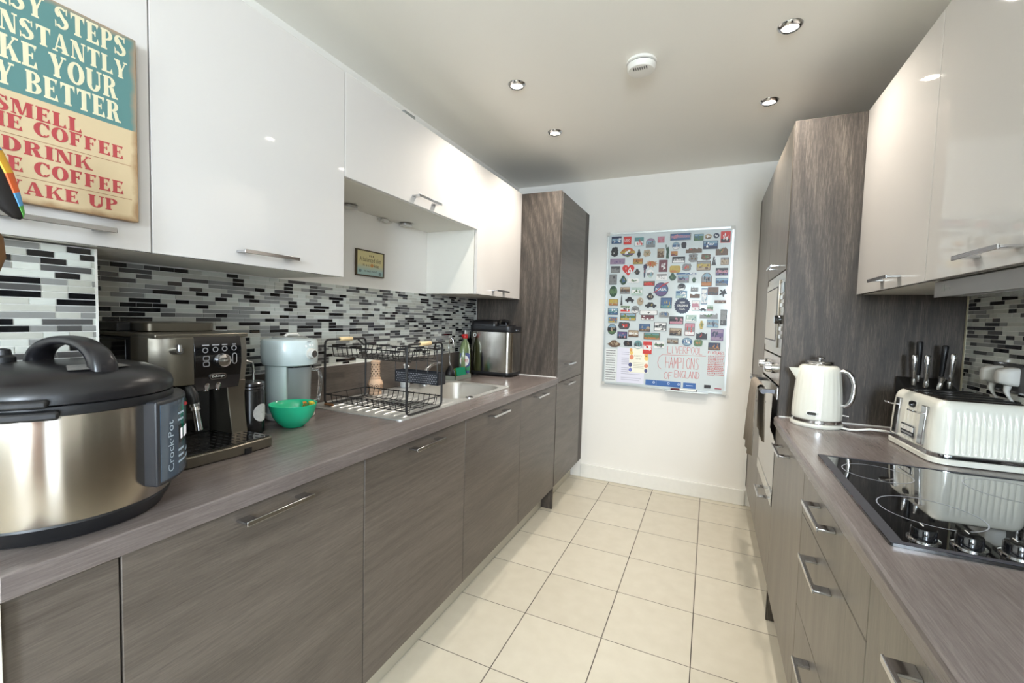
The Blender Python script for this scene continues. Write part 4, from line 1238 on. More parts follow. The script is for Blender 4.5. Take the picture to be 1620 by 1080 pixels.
def glyph(ch):
    """list of polygons and the advance width"""
    P = []
    rc = lambda a, b, c_, d: P.append([(a, b), (c_, b), (c_, d), (a, d)])
    sf = 0.09

    def serif(x, w, y):
        rc(x - 0.07, y, x + w + 0.07, y + sf)

    def stem(x, w=FAT, top=True, bot=True):
        rc(x, 0, x + w, 1)
        if top:
            serif(x, w, 1 - sf)
        if bot:
            serif(x, w, 0)

    def arc(cx_, cy_, rx, ry, ix, iy, a0, a1, n=12):
        o = [(cx_ + rx * math.cos(R(a0 + (a1 - a0) * i / n)), cy_ + ry * math.sin(R(a0 + (a1 - a0) * i / n))) for i in range(n + 1)]
        q = [(cx_ + ix * math.cos(R(a0 + (a1 - a0) * i / n)), cy_ + iy * math.sin(R(a0 + (a1 - a0) * i / n))) for i in range(n + 1)]
        for i in range(n):
            P.append([o[i], o[i + 1], q[i + 1], q[i]])
    if ch == 'I':
        stem(0.07); return P, FAT + 0.14
    if ch in 'EFL':
        stem(0.07)
        if ch in 'EF':
            rc(0.07, 0.9, 0.78, 1); P.append([(0.78, 1), (0.70, 0.72), (0.62, 0.9), (0.62, 1)])
            rc(0.3, 0.47, 0.58, 0.56); rc(0.52, 0.38, 0.60, 0.65)
        if ch in 'EL':
            rc(0.07, 0, 0.8, 0.1); P.append([(0.82, 0), (0.74, 0.32), (0.62, 0.1), (0.62, 0)])
        return P, 0.86
    if ch == 'T':
        stem(0.30, top=False); rc(0.02, 0.88, 0.88, 1)
        P.append([(0.02, 1), (0.04, 0.66), (0.16, 0.88), (0.16, 1)]); P.append([(0.88, 1), (0.86, 0.66), (0.74, 0.88), (0.74, 1)])
        return P, 0.92
    if ch == 'H':
        stem(0.07, 0.26); stem(0.62, 0.26); rc(0.3, 0.46, 0.65, 0.56); return P, 0.98
    if ch == 'N':
        rc(0.12, 0, 0.2, 1); serif(0.08, 0.16, 0); rc(0.0, 1 - sf, 0.3, 1); P.append([(0.08, 1), (0.42, 1), (0.88, 0), (0.60, 0)]); rc(0.80, 0, 0.88, 1); serif(0.76, 0.16, 1 - sf)
        return P, 1.02
    if ch == 'M':
        rc(0.1, 0, 0.18, 1); serif(0.08, 0.12, 0); rc(0, 1 - sf, 0.3, 1); P.append([(0.1, 1), (0.42, 1), (0.62, 0.05), (0.46, 0.05)]); P.append([(0.56, 0.05), (0.62, 0.05), (0.92, 1), (0.80, 1)])
        rc(0.82, 0, 1.12, 1); serif(0.82, 0.30, 0); rc(0.78, 1 - sf, 1.19, 1); return P, 1.24
    if ch == 'A':
        P.append([(0.42, 1), (0.62, 1), (0.98, 0), (0.64, 0)]); P.append([(0.42, 1), (0.50, 1), (0.20, 0), (0.11, 0)]); rc(0.24, 0.24, 0.74, 0.33); rc(0, 0, 0.32, sf); rc(0.56, 0, 1.04, sf)
        return P, 1.06
    if ch == 'Y':
        rc(0.32, 0, 0.60, 0.46); serif(0.32, 0.28, 0); P.append([(0.06, 1), (0.38, 1), (0.60, 0.42), (0.32, 0.42)]); P.append([(0.80, 1), (0.88, 1), (0.60, 0.40), (0.50, 0.44)])
        rc(0, 1 - sf, 0.44, 1); rc(0.68, 1 - sf, 0.98, 1); return P, 0.98
    if ch == 'W':
        for x in (0.04, 0.50):
            P.append([(x, 1), (x + 0.30, 1), (x + 0.46, 0), (x + 0.24, 0)]); P.append([(x + 0.34, 0), (x + 0.44, 0), (x + 0.62, 1), (x + 0.54, 1)])
        rc(0, 1 - sf, 0.4, 1); rc(0.5, 1 - sf, 0.86, 1); rc(0.98, 1 - sf, 1.24, 1); return P, 1.26
    if ch == 'K':
        stem(0.07, 0.28); P.append([(0.33, 0.40), (0.42, 0.40), (0.82, 1), (0.72, 1)]); P.append([(0.42, 0.58), (0.54, 0.70), (0.98, 0), (0.66, 0)]); rc(0.62, 1 - sf, 0.94, 1); rc(0.58, 0, 1.04, sf)
        return P, 1.02
    if ch in 'BPRD':
        stem(0.07, 0.28)
        if ch == 'D':
            arc(0.40, 0.5, 0.50, 0.5, 0.20, 0.40, -90, 90); rc(0.3, 0.9, 0.41, 1); rc(0.3, 0, 0.41, 0.1); return P, 0.96
        arc(0.42, 0.745, 0.38, 0.255, 0.12, 0.165, -90, 90); rc(0.3, 0.91, 0.43, 1); rc(0.3, 0.46, 0.43, 0.55)
        if ch == 'B':
            arc(0.44, 0.26, 0.42, 0.26, 0.14, 0.17, -90, 90); rc(0.3, 0, 0.45, 0.09)
            return P, 0.92
        if ch == 'R':
            P.append([(0.40, 0.5), (0.68, 0.5), (0.86, 0.05), (0.58, 0.05)]); rc(0.56, 0, 0.98, sf); return P, 1.0
        return P, 0.84
    if ch == 'O':
        arc(0.5, 0.5, 0.5, 0.51, 0.19, 0.41, 0, 360, 28); return P, 1.02
    if ch == 'C':
        arc(0.5, 0.5, 0.5, 0.51, 0.17, 0.41, 52, 308, 22); P.append([(0.86, 0.98), (0.90, 0.62), (0.80, 0.62), (0.66, 0.88)]); P.append([(0.88, 0.30), (0.84, 0.12), (0.70, 0.08), (0.72, 0.16)])
        return P, 0.94
    if ch == 'U':
        rc(0.07, 0.3, 0.37, 1); serif(0.07, 0.3, 1 - sf); arc(0.48, 0.34, 0.41, 0.35, 0.13, 0.25, 180, 360); rc(0.78, 0.32, 0.88, 1); serif(0.74, 0.18, 1 - sf); return P, 1.0
    if ch == 'S':
        arc(0.40, 0.73, 0.38, 0.28, 0.16, 0.19, 40, 240); arc(0.42, 0.28, 0.40, 0.29, 0.15, 0.19, -150, 60)
        P.append([(0.20, 0.66), (0.30, 0.86), (0.70, 0.40), (0.62, 0.20)]); P.append([(0.66, 1.0), (0.74, 1.0), (0.74, 0.68), (0.66, 0.74)]); P.append([(0.02, 0.0), (0.10, 0.0), (0.10, 0.26), (0.02, 0.34)])
        return P, 0.86
    if ch == '1':
        stem(0.12, 0.28, top=False); P.append([(0.12, 1), (0.12, 0.84), (0, 0.80), (0, 0.88)]); return P, 0.52
    if ch == '2':
        arc(0.38, 0.70, 0.36, 0.30, 0.10, 0.21, -40, 170); P.append([(0.42, 0.56), (0.64, 0.50), (0.34, 0.10), (0.02, 0.10)]); rc(0.02, 0, 0.76, 0.18); return P, 0.82
    if ch == '3':
        arc(0.36, 0.74, 0.36, 0.27, 0.10, 0.18, -90, 150); arc(0.36, 0.27, 0.38, 0.28, 0.10, 0.19, -150, 90); return P, 0.80
    if ch == '.':
        rc(0.03, 0, 0.2, 0.17); return P, 0.24
    return P, 0.42


def slab(g, body, o, u, v, w, h, d, m=0):
    """fat slab-serif line that ends w to the right of o"""
    adv = 0
    polys = []
    for ch in body:
        ps, a = glyph(ch)
        polys += [(k, [(x + adv, y) for x, y in p]) for k, p in enumerate(ps)]
        adv += a + 0.07
    s = w / (adv - 0.07)
    o, u, v = Vector(o), Vector(u), Vector(v)
    n = u.cross(v)
    for i, p in polys:
        # each stroke a hair above the last, so that no two of them share a plane
        g._face([g.bm.verts.new(o + u * (x * s) + v * (y * h) + n * (d + i * 0.000016)) for x, y in p], m)


t = thing('coffee_sign', 'vintage teal and tan coffee motto sign hanging on the left wall cabinet door', 'sign', (-1.207, 0.41, 1.503))
sy0, sy1, sz0, sz1 = 0.262, 0.5605, 1.503, 1.904
SX = -1.197


def sign_mat(name, c, edge):
    """printed tin with worn brown edges"""
    m, nt, b = base_mat(name)
    N, L = nt.nodes.new, nt.links.new
    tc = N('ShaderNodeTexCoord'); sp = N('ShaderNodeSeparateXYZ'); L(tc.outputs['Object'], sp.inputs[0])

    def mt(op, a, bb=0.0):
        q = N('ShaderNodeMath'); q.operation = op
        for i, v in enumerate((a, bb)):
            if isinstance(v, (int, float)):
                q.inputs[i].default_value = v
            else:
                L(v, q.inputs[i])
        return q.outputs[0]
    ns = N('ShaderNodeTexNoise'); ns.inputs['Scale'].default_value = 28; ns.inputs['Detail'].default_value = 6
    L(tc.outputs['Object'], ns.inputs['Vector'])
    dy = mt('MINIMUM', mt('SUBTRACT', sp.outputs['Y'], sy0 - 0.41), mt('SUBTRACT', sy1 - 0.41, sp.outputs['Y']))
    dz = mt('MINIMUM', sp.outputs['Z'], mt('SUBTRACT', sz1 - sz0, sp.outputs['Z']))
    d = mt('ADD', mt('MINIMUM', dy, dz), mt('MULTIPLY', mt('SUBTRACT', ns.outputs['Fac'], 0.55), 0.022))
    mr = N('ShaderNodeMapRange'); mr.inputs['From Min'].default_value = 0.0; mr.inputs['From Max'].default_value = 0.012
    L(d, mr.inputs['Value'])
    mix = N('ShaderNodeMix'); mix.data_type = 'RGBA'
    mix.inputs['A'].default_value = srgb(*edge); mix.inputs['B'].default_value = srgb(*c)
    L(mr.outputs[0], mix.inputs['Factor'])
    m2 = N('ShaderNodeMix'); m2.data_type = 'RGBA'; m2.blend_type = 'MULTIPLY'; m2.inputs['Factor'].default_value = 0.35
    L(mix.outputs['Result'], m2.inputs['A']); L(ns.outputs['Color'], m2.inputs['B'])
    L(mix.outputs['Result'], b.inputs['Base Color'])
    b.inputs['Roughness'].default_value = 0.5
    return m


TAN, TEAL = sign_mat('aged_tan_print', (198, 177, 142), (150, 118, 84)), sign_mat('aged_teal_print', (84, 124, 122), (150, 130, 108))
pb = G().box((-1.2165, sy0, sz0), (SX, sy1, sz1)).build('board', TAN, t, bevel=0.001)
G().box((SX - 0.002, sy0 + 0.0015, 1.7035), (SX + 0.0004, sy1 - 0.0015, sz1 - 0.0015)).build('teal_field', TEAL, pb)
g = G()
for body, ye, w, z, h in (('3 EASY STEPS', 0.5425, 0.262, 1.856, 0.041), ('TO INSTANTLY', 0.5435, 0.263, 1.809, 0.036), ('MAKE YOUR', 0.5265, 0.238, 1.759, 0.043), ('DAY BETTER', 0.531, 0.240, 1.712, 0.041)):
    slab(g, body, (SX, ye - w, z), Y, Z, w, h, 0.0007)
g.build('cream_lettering', M('sign_cream', (212, 203, 172), 0.55, vary=0.05, scale=60), pb)
g = G()
for body, ye, w, z, h in (('1. SMELL', 0.4655, 0.160, 1.664, 0.027), ('THE COFFEE', 0.5345, 0.226, 1.635, 0.027), ('2. DRINK', 0.480, 0.175, 1.594, 0.026), ('THE COFFEE', 0.5335, 0.226, 1.559, 0.027), ('3. WAKE UP', 0.522, 0.222, 1.5195, 0.025)):
    slab(g, body, (SX, ye - w, z), Y, Z, w, h, 0.0004)
g.build('red_lettering', M('sign_red', (168, 66, 68), 0.55, vary=0.06, scale=60), pb)
g = G()
for z in (1.6245, 1.5505):
    g.flat([(0, 0), (0.25, 0), (0.25, 0.0012), (0, 0.0012)], (SX, 0.298, z), Y, Z, 0.0004)
g.build('ruled_line', M('sign_line', (150, 110, 84), 0.6), pb)

# --- painted wooden ornament hanging at the near end, cut by the picture's edge
t = thing('hanging_ornament', 'dark painted wooden ornament with a bright striped rim at the left picture edge', 'ornament', (-1.06, 0.24, 1.32))
path = [(0.245, 1.600), (0.268, 1.575), (0.285, 1.545), (0.298, 1.515), (0.310, 1.487), (0.320, 1.468), (0.327, 1.457), (0.331, 1.453)]
rad = [0.020, 0.026, 0.027, 0.025, 0.020, 0.014, 0.009, 0.003]
rings = []
for i, (y, z) in enumerate(path):
    a, b = path[max(0, i - 1)], path[min(len(path) - 1, i + 1)]
    ty, tz = b[0] - a[0], b[1] - a[1]
    l_ = math.hypot(ty, tz)
    ny, nz = -tz / l_, ty / l_
    rings.append([Vector((-1.06 + 0.55 * rad[i] * math.sin(2 * math.pi * k / 16), y + ny * rad[i] * math.cos(2 * math.pi * k / 16), z + nz * rad[i] * math.cos(2 * math.pi * k / 16))) for k in range(16)])
G().loft(rings).build('wing', M('painted_black', (30, 27, 26), 0.5), t, angle=60)
STRIPE = [('stripe_blue', (70, 130, 190)), ('stripe_yellow', (226, 170, 50)), ('stripe_orange', (216, 96, 40)), ('stripe_sky', (86, 150, 200)), ('stripe_green', (86, 160, 70)), ('stripe_green', (86, 160, 70))]
for i in range(1, 7):
    nm, c_ = STRIPE[i - 1]
    rr = []
    for q in (i, i + 1):
        y, z = path[q]
        a, b = path[max(0, q - 1)], path[min(len(path) - 1, q + 1)]
        ty, tz = b[0] - a[0], b[1] - a[1]
        l_ = math.hypot(ty, tz)
        ny, nz = -tz / l_, ty / l_
        rr.append([Vector((-1.06 + 0.62 * rad[q] * math.sin(R(s)), y + ny * rad[q] * 1.10 * math.cos(R(s)), z + nz * rad[q] * 1.10 * math.cos(R(s)))) for s in range(-62, 63, 12)] +
                  [Vector((-1.06 + 0.4 * rad[q] * math.sin(R(s)), y + ny * rad[q] * 0.8 * math.cos(R(s)), z + nz * rad[q] * 0.8 * math.cos(R(s)))) for s in range(62, -63, -12)])
    G().loft(rr).build('rim_stripe', M(nm, c_, 0.5), t)
G().lathe([(0.004, 1.322), (0.030, 1.330), (0.052, 1.352), (0.062, 1.385), (0.060, 1.415), (0.048, 1.440), (0.028, 1.456), (0.012, 1.462)], (-1.06, 0.2475, 0), seg=32).build('coconut_body', M('brown_husk', (128, 92, 56), 0.8, vary=0.3, scale=60, bump=0.5), t)
G().tube([(-1.06, 0.2475, 1.460), (-1.06, 0.246, 1.60)], 0.006).build('stem', M('painted_black', (30, 27, 26), 0.5), t)
G().tube([(-1.06, 0.246, 1.60), (-1.06, 0.246, 2.4365)], 0.0012, seg=6).build('hanging_cord', M('twine', (150, 130, 100), 0.8), t)

# ------------------------------------------------------------------ things on the hob-side worktop
# --- induction / ceramic hob with rotary knobs
t = thing('ceramic_hob', 'black glass ceramic hob with rotary knobs set in the hob-side worktop', 'hob', (0.568, 1.283, ZT))
hx0, hx1, hy0, hy1 = 0.316, 0.822, 0.990, 1.577
HZ = 0.9215
G().loft([[Vector((p[0], p[1], ZT)) for p in rrect(hx0, hy0, hx1, hy1, 0.006, 3)], [Vector((p[0], p[1], HZ - 0.0006)) for p in rrect(hx0, hy0, hx1, hy1, 0.006, 3)],
          [Vector((p[0], p[1], HZ)) for p in rrect(hx0 + 0.0006, hy0 + 0.0006, hx1 - 0.0006, hy1 - 0.0006, 0.0055, 3)]]).build('glass', GLASSB, t, angle=20)
g = G()
for lo, hi in (((hx0 + 0.0005, hy0 + 0.0005), (hx0 + 0.022, hy1 - 0.0005)),):
    g.box((lo[0], lo[1], HZ + 0.0002), (hi[0], hi[1], HZ + 0.0012))
g.build('side_trim', M('graphite_trim', (62, 62, 68), 0.55, spec=0.25), t)
G().box((hx0 + 0.0225, hy1 - 0.008, HZ + 0.0002), (hx1 - 0.001, hy1 - 0.0005, HZ + 0.001)).build('rear_trim', M('graphite_trim'), t)
G().box((hx0 + 0.0225, hy0 + 0.0005, HZ + 0.0002), (hx1 - 0.001, hy0 + 0.012, HZ + 0.001)).build('front_trim', M('graphite_trim'), t)
RINGP = M('ring_print', (152, 156, 166), 0.3)
for x, y, r in ((0.443, 1.195, 0.086), (0.425, 1.452, 0.074), (0.690, 1.195, 0.074), (0.690, 1.452, 0.086)):
    a = [Vector((x + (r + 0.0012) * math.cos(2 * math.pi * i / 64), y + (r + 0.0012) * math.sin(2 * math.pi * i / 64), HZ + 0.0003)) for i in range(64)]
    b = [Vector((x + (r - 0.0012) * math.cos(2 * math.pi * i / 64), y + (r - 0.0012) * math.sin(2 * math.pi * i / 64), HZ + 0.0003)) for i in range(64)]
    G().loft([a, b], caps=False).build('cooking_zone', RINGP, t)
for x, y in ((0.378, 1.034), (0.442, 1.036), (0.506, 1.038), (0.570, 1.040)):
    G().lathe([(0.0245, HZ + 0.0003), (0.0245, HZ + 0.002), (0.021, HZ + 0.0032), (0.004, HZ + 0.0032)], (x, y, 0), seg=30).build('knob_ring', CHROME, t)
    k = G().lathe([(0.0195, HZ + 0.0034), (0.0190, HZ + 0.020), (0.0175, HZ + 0.0225), (0.003, HZ + 0.0228)], (x, y, 0), seg=30).build('knob', BLACKG, t)
    G().box((x - 0.001, y + 0.004, HZ + 0.0229), (x + 0.001, y + 0.017, HZ + 0.0235)).build('pointer', WHITEP, k)

# --- kettle
c = (0.405, 2.083, 0)
t = thing('electric_kettle', 'cream fluted electric kettle with chrome handle in the corner by the oven tower', 'kettle', (c[0], c[1], ZT))
G().lathe([(0.086, ZT), (0.0885, ZT + 0.003), (0.0895, ZT + 0.009), (0.088, ZT + 0.015), (0.082, ZT + 0.017)], c, seg=60).build('base', CREAM, t)
G().lathe([(0.083, 0.9325), (0.0845, 0.934), (0.0845, 0.944), (0.083, 0.9455)], c, seg=60).build('chrome_band', CHROME, t)


def flute(a, k):
    return 0.010 * abs(math.cos(a * 14)) ** 1.5 - 0.010 if 1 < k < 11 else 0


body = [(0.0835, 0.946), (0.0845, 0.949), (0.0848, 0.960), (0.0845, 0.985), (0.0835, 1.01), (0.0815, 1.04), (0.079, 1.07), (0.0765, 1.095), (0.0745, 1.115), (0.0725, 1.130), (0.0695, 1.142), (0.065, 1.150), (0.058, 1.1555), (0.048, 1.157)]
kb = G().lathe(body, c, seg=168, flute=flute).build('body', CREAM, t, angle=75)
G().lathe([(0.050, 1.157), (0.051, 1.1585), (0.047, 1.162), (0.046, 1.166), (0.049, 1.168), (0.046, 1.172), (0.02, 1.175), (0.004, 1.1755)], c, seg=48).build('lid', CHROME, t)
G().lathe([(0.007, 1.175), (0.007, 1.181), (0.018, 1.183), (0.0185, 1.186), (0.010, 1.1895), (0.004, 1.193), (0.002, 1.193)], c, seg=30).build('lid_knob', CHROME, t)
sp0 = [(0.337, 1.118, 0.022, 0.002), (0.334, 1.130, 0.022, 0.012), (0.330, 1.139, 0.020, 0.024), (0.334, 1.1425, 0.019, 0.024)]
rings = []
for zc, hw, ln in ((1.085, 0.006, 0.002), (1.105, 0.012, 0.012), (1.125, 0.017, 0.024), (1.141, 0.020, 0.034)):
    x0 = c[0] - 0.070
    rings.append([Vector((x0 + 0.012, c[1] - hw, zc)), Vector((x0 - ln * 0.4, c[1] - hw * 0.8, zc)), Vector((x0 - ln, c[1], zc)), Vector((x0 - ln * 0.4, c[1] + hw * 0.8, zc)), Vector((x0 + 0.012, c[1] + hw, zc))])
G().loft(rings).build('spout', CREAM, t, angle=60)
hp = [(0.068, 1.137), (0.082, 1.139), (0.097, 1.132), (0.108, 1.115), (0.114, 1.09), (0.114, 1.06), (0.109, 1.03), (0.101, 1.012), (0.092, 1.004), (0.080, 1.006)]
hd = Vector((0.93, -0.36, 0))
G().tube([Vector((c[0], c[1], z)) + hd * d for d, z in hp], [0.0075, 0.0085, 0.0095, 0.0095, 0.009, 0.009, 0.009, 0.009, 0.0085, 0.007], seg=16).build('handle', CHROME, t)
vd = Vector((-c[0] - 0.35, -c[1], 0)).normalized()
lu = Vector((-vd.y, vd.x, 0))
q = Vector((c[0], c[1], 0)) + vd * 0.0835
w_ = G().prism(rrect(-0.021, 0.962, 0.019, 0.981, 0.0085), q, lu, Z, -0.008, 0.0035).build('window_surround', WHITEP, t, bevel=0.001)
G().prism(rrect(-0.016, 0.966, 0.014, 0.977, 0.005), q, lu, Z, 0.0036, 0.0042).build('water_window', BLACKG, w_)
q = Vector((c[0], c[1], 0)) + hd * 0.083
G().tube([q + Z * 0.968, q + hd * 0.022 + Z * 0.966], 0.0045).build('switch', CHROME, t)
G().tube([(0.478, 2.040, 0.921), (0.50, 2.022, 0.9205), (0.52, 2.012, 0.924), (0.56, 2.016, 0.931), (0.61, 2.024, 0.929), (0.66, 2.026, 0.921), (0.74, 2.026, 0.9205), (0.83, 2.028, 0.921)], 0.0042, seg=8).build('power_cord', WHITEP, t)

# --- four-slice toaster
c = Vector((0.722, 1.822, 0))
t = thing('toaster', 'cream fluted four-slice toaster with chrome levers beside the hob', 'toaster', (c.x, c.y, ZT))
hx, hy = 0.122, 0.160
T = Matrix.Translation(c) @ Matrix.Rotation(R(4), 4, 'Z') @ Matrix.Translation(-c)


def trr(s, z, k=0.0, r=0.045, n=10):
    """rounded plan of the toaster, s insets it, k is the depth of the flutes on the long sides"""
    x0, x1, y0_, y1_ = c.x - hx + s, c.x + hx - s, c.y - hy + s, c.y + hy - s
    pts = []
    N = 110
    rr_ = max(r - s, 0.01)
    for cx_, cy_, a0 in ((x1 - rr_, y1_ - rr_, 0), (x0 + rr_, y1_ - rr_, 90), (x0 + rr_, y0_ + rr_, 180), (x1 - rr_, y0_ + rr_, 270)):
        for i in range(n + 1):
            a = R(a0 + 90 * i / n)
            pts.append((cx_ + rr_ * math.cos(a), cy_ + rr_ * math.sin(a)))
        # run to the next corner
        ex, ey = pts[-1]
        if a0 == 0:
            nx_, ny_ = x0 + rr_, y1_
        elif a0 == 90:
            nx_, ny_ = x0, y0_ + rr_
        elif a0 == 180:
            nx_, ny_ = x1 - rr_, y0_
        else:
            nx_, ny_ = x1, y1_ - rr_
        for i in range(1, N):
            q = i / N
            px, py = ex + (nx_ - ex) * q, ey + (ny_ - ey) * q
            d = k * (1 - abs(math.cos(q * math.pi * 11))) if a0 in (0, 180) else (k * (1 - abs(math.cos(q * math.pi * 9))) if a0 == 90 and 0.34 < q < 0.66 else 0)
            if a0 == 0:
                py -= d
            elif a0 == 180:
                py += d
            elif a0 == 90:
                px += d
            pts.append((px, py))
    return [T @ Vector((p[0], p[1], z)) for p in pts]


G().loft([trr(0.006, ZT), trr(0.0, ZT + 0.003), trr(0.0, ZT + 0.016), trr(0.003, ZT + 0.019)]).build('base', CREAM, t)
G().loft([trr(0.004, 0.9345), trr(0.002, 0.9355), trr(0.002, 0.9465), trr(0.004, 0.9475)]).build('chrome_band', CHROME, t)
tb = G().loft([trr(0.004, 0.948), trr(0.004, 0.952), trr(0.004, 0.956, 0.004), trr(0.005, 1.00, 0.005), trr(0.008, 1.045, 0.0045), trr(0.011, 1.065, 0.001), trr(0.013, 1.080), trr(0.018, 1.092), trr(0.027, 1.100), trr(0.034, 1.102)]).build('body', CREAM, t, angle=75)
tp = G().loft([trr(0.032, 1.1015), trr(0.035, 1.105), trr(0.045, 1.106)]).build('top_plate', M('dark_bronze_plate', (74, 66, 60), 0.25, metal=0.8, vary=0.05), t)
g = G()
for i in range(4):
    yy = c.y - 0.096 + i * 0.064
    g.box((c.x - 0.085, yy - 0.016, 1.1062), (c.x + 0.085, yy + 0.016, 1.1068), T=T)
g.build('bread_slot', M('slot_black'), tp)
xs = c.x - hx
for yy in (c.y - 0.082, c.y + 0.082):
    g = G().loft([[T @ Vector(p) for p in ((xs - 0.004, yy - 0.014, 0.955), (xs + 0.012, yy - 0.014, 0.955), (xs + 0.012, yy + 0.014, 0.955), (xs - 0.004, yy + 0.014, 0.955))],
                  [T @ Vector(p) for p in ((xs + 0.004, yy - 0.014, 1.075), (xs + 0.020, yy - 0.014, 1.075), (xs + 0.020, yy + 0.014, 1.075), (xs + 0.004, yy + 0.014, 1.075))]])
    sl_ = g.build('lever_track', BRUSHED, t, bevel=0.002)
    rows = []
    for s, w, z in ((0.004, 0.009, 0), (-0.008, 0.011, 0.001), (-0.020, 0.017, 0.003), (-0.030, 0.016, 0.006), (-0.034, 0.008, 0.007)):
        rows.append([T @ Vector((xs + s, yy - w, 1.050 + z)), T @ Vector((xs + s, yy + w, 1.050 + z)), T @ Vector((xs + s, yy + w, 1.055 + z)), T @ Vector((xs + s, yy - w, 1.055 + z))])
    G().loft(rows).build('lever', CHROME, sl_, bevel=0.0015)
bp = G().loft([[T @ Vector((xs + 0.0015, p[0], p[1])) for p in rrect(c.y - 0.044, 0.962, c.y + 0.044, 1.000, 0.005)], [T @ Vector((xs + 0.010, p[0], p[1])) for p in rrect(c.y - 0.044, 0.962, c.y + 0.044, 1.000, 0.005)]]).build('button_panel', CHROME, t)
G().loft([[T @ Vector((xs + 0.0009, p[0], p[1])) for p in rrect(c.y - 0.041, 0.965, c.y + 0.041, 0.997, 0.004)], [T @ Vector((xs + 0.0014, p[0], p[1])) for p in rrect(c.y - 0.041, 0.965, c.y + 0.041, 0.997, 0.004)]]).build('panel_field', BLACK, bp)
for i in range(4):
    g = G().box((xs - 0.001, c.y - 0.038 + i * 0.0197, 0.980), (xs + 0.0008, c.y - 0.038 + i * 0.0197 + 0.0165, 0.9945), T=T)
    g.build('button', WHITEP, bp)
g = G().box((xs - 0.0002, c.y - 0.034, 0.969), (xs + 0.0008, c.y + 0.034, 0.974), T=T).build('caption', M('caption_grey'), bp)
G().loft([[T @ Vector((xs + 0.0155, p[0], p[1])) for p in rrect(c.y - 0.018, 1.062, c.y + 0.018, 1.078, 0.006)], [T @ Vector((xs + 0.007, p[0], p[1])) for p in rrect(c.y - 0.018, 1.058, c.y + 0.018, 1.074, 0.006)]]).build('badge', BLACKG, t)

# --- knife block with its knives
t = thing('knife_block', 'black knife block against the oven tower behind the toaster', 'knife block', (0.745, 2.110, ZT))
bx = (0.672, 0.822)
rows = [[Vector((bx[0], 2.045, ZT)), Vector((bx[1], 2.045, ZT)), Vector((bx[1], 2.170, ZT)), Vector((bx[0], 2.170, ZT))],
        [Vector((bx[0], 2.045, 1.085)), Vector((bx[1], 2.045, 1.085)), Vector((bx[1], 2.165, 1.125)), Vector((bx[0], 2.165, 1.125))]]
G().loft(rows).build('block', M('black_wood', (30, 29, 28), 0.4, vary=0.1), t, bevel=0.003)
KB = 'steel-handled knives in the black block'
for i, (x, y, z, ln, lean, lab, dark) in enumerate(((0.700, 2.085, 1.104, 0.112, -0.10, 'steel-handled knife standing leftmost in the black knife block', 0),
                                                (0.722, 2.118, 1.115, 0.150, -0.08, 'tall knife with black-capped handle at the back of the knife block', 1),
                                                (0.729, 2.070, 1.099, 0.118, -0.06, 'steel-handled knife second from left in the black knife block', 0),
                                                (0.762, 2.060, 1.096, 0.045, 0.30, 'short steel knife end lying low in the middle of the knife block', 0),
                                                (0.788, 2.120, 1.115, 0.138, 0.02, 'black-handled knife at the back right of the knife block', 1),
                                                (0.795, 2.075, 1.101, 0.125, 0.03, 'steel-handled knife standing rightmost in the black knife block', 0))):
    k = thing('kitchen_knife', lab, 'knife', (x, y, z), KB)
    d = Vector((lean * 0.6, -0.10, 1)).normalized()
    b = Vector((x, y, z))
    G().tube([b - d * 0.002, b + d * 0.010, b + d * 0.022], [0.008, 0.0085, 0.007], seg=12).build('bolster', STEEL, k)
    G().tube([b + d * 0.0222, b + d * 0.04, b + d * (ln * 0.7), b + d * (ln - 0.004), b + d * ln], [0.0065, 0.0075, 0.009, 0.010, 0.007], seg=12).build('handle', BLACK if dark else BRUSHED, k)

# --- double socket with two bulky plugs
t = thing('wall_socket', 'chrome-edged double wall socket behind the toaster at the right picture edge', 'socket', (XRW - 0.012, 1.87, 1.165))
G().box((XRW - 0.015, 1.775, 1.120), (XRW - 0.0085, 1.965, 1.212)).build('frame', CHROME, t, bevel=0.002)
G().box((XRW - 0.0158, 1.781, 1.126), (XRW - 0.0152, 1.959, 1.206)).build('plate', M('smoked_plate', (62, 60, 58), 0.3), t)
for y, lab in ((1.925, 'pale plug on the left of the double socket above the toaster'), (1.845, 'pale plug on the right of the double socket above the toaster')):
    p = thing('mains_plug', lab, 'plug', (XRW - 0.03, y, 1.15), 'pale plugs in the double socket')
    G().loft([[Vector((XRW - 0.0162, q[0], q[1])) for q in rrect(y - 0.026, 1.143, y + 0.026, 1.200, 0.010)], [Vector((XRW - 0.035, q[0], q[1])) for q in rrect(y - 0.025, 1.144, y + 0.025, 1.199, 0.012)],
              [Vector((XRW - 0.055, q[0], q[1])) for q in rrect(y - 0.017, 1.150, y + 0.017, 1.190, 0.012)], [Vector((XRW - 0.058, q[0], q[1])) for q in rrect(y - 0.012, 1.155, y + 0.012, 1.185, 0.010)]]).build('body', PALEP, p)
    G().tube([(XRW - 0.030, y, 1.1425), (XRW - 0.032, y, 1.125), (XRW - 0.028, y - 0.004, 1.110)], [0.009, 0.007, 0.0045], seg=10).build('cord_grip', PALEP, p)
    G().tube([(XRW - 0.028, y - 0.004, 1.110), (XRW - 0.0125, y - 0.006, 1.085), (XRW - 0.0112, y - 0.008, 1.04), (XRW - 0.0112, y + 0.004, 0.97), (XRW - 0.0112, y + 0.02, 0.921)], 0.0036, seg=8).build('cord', PALEP, p)

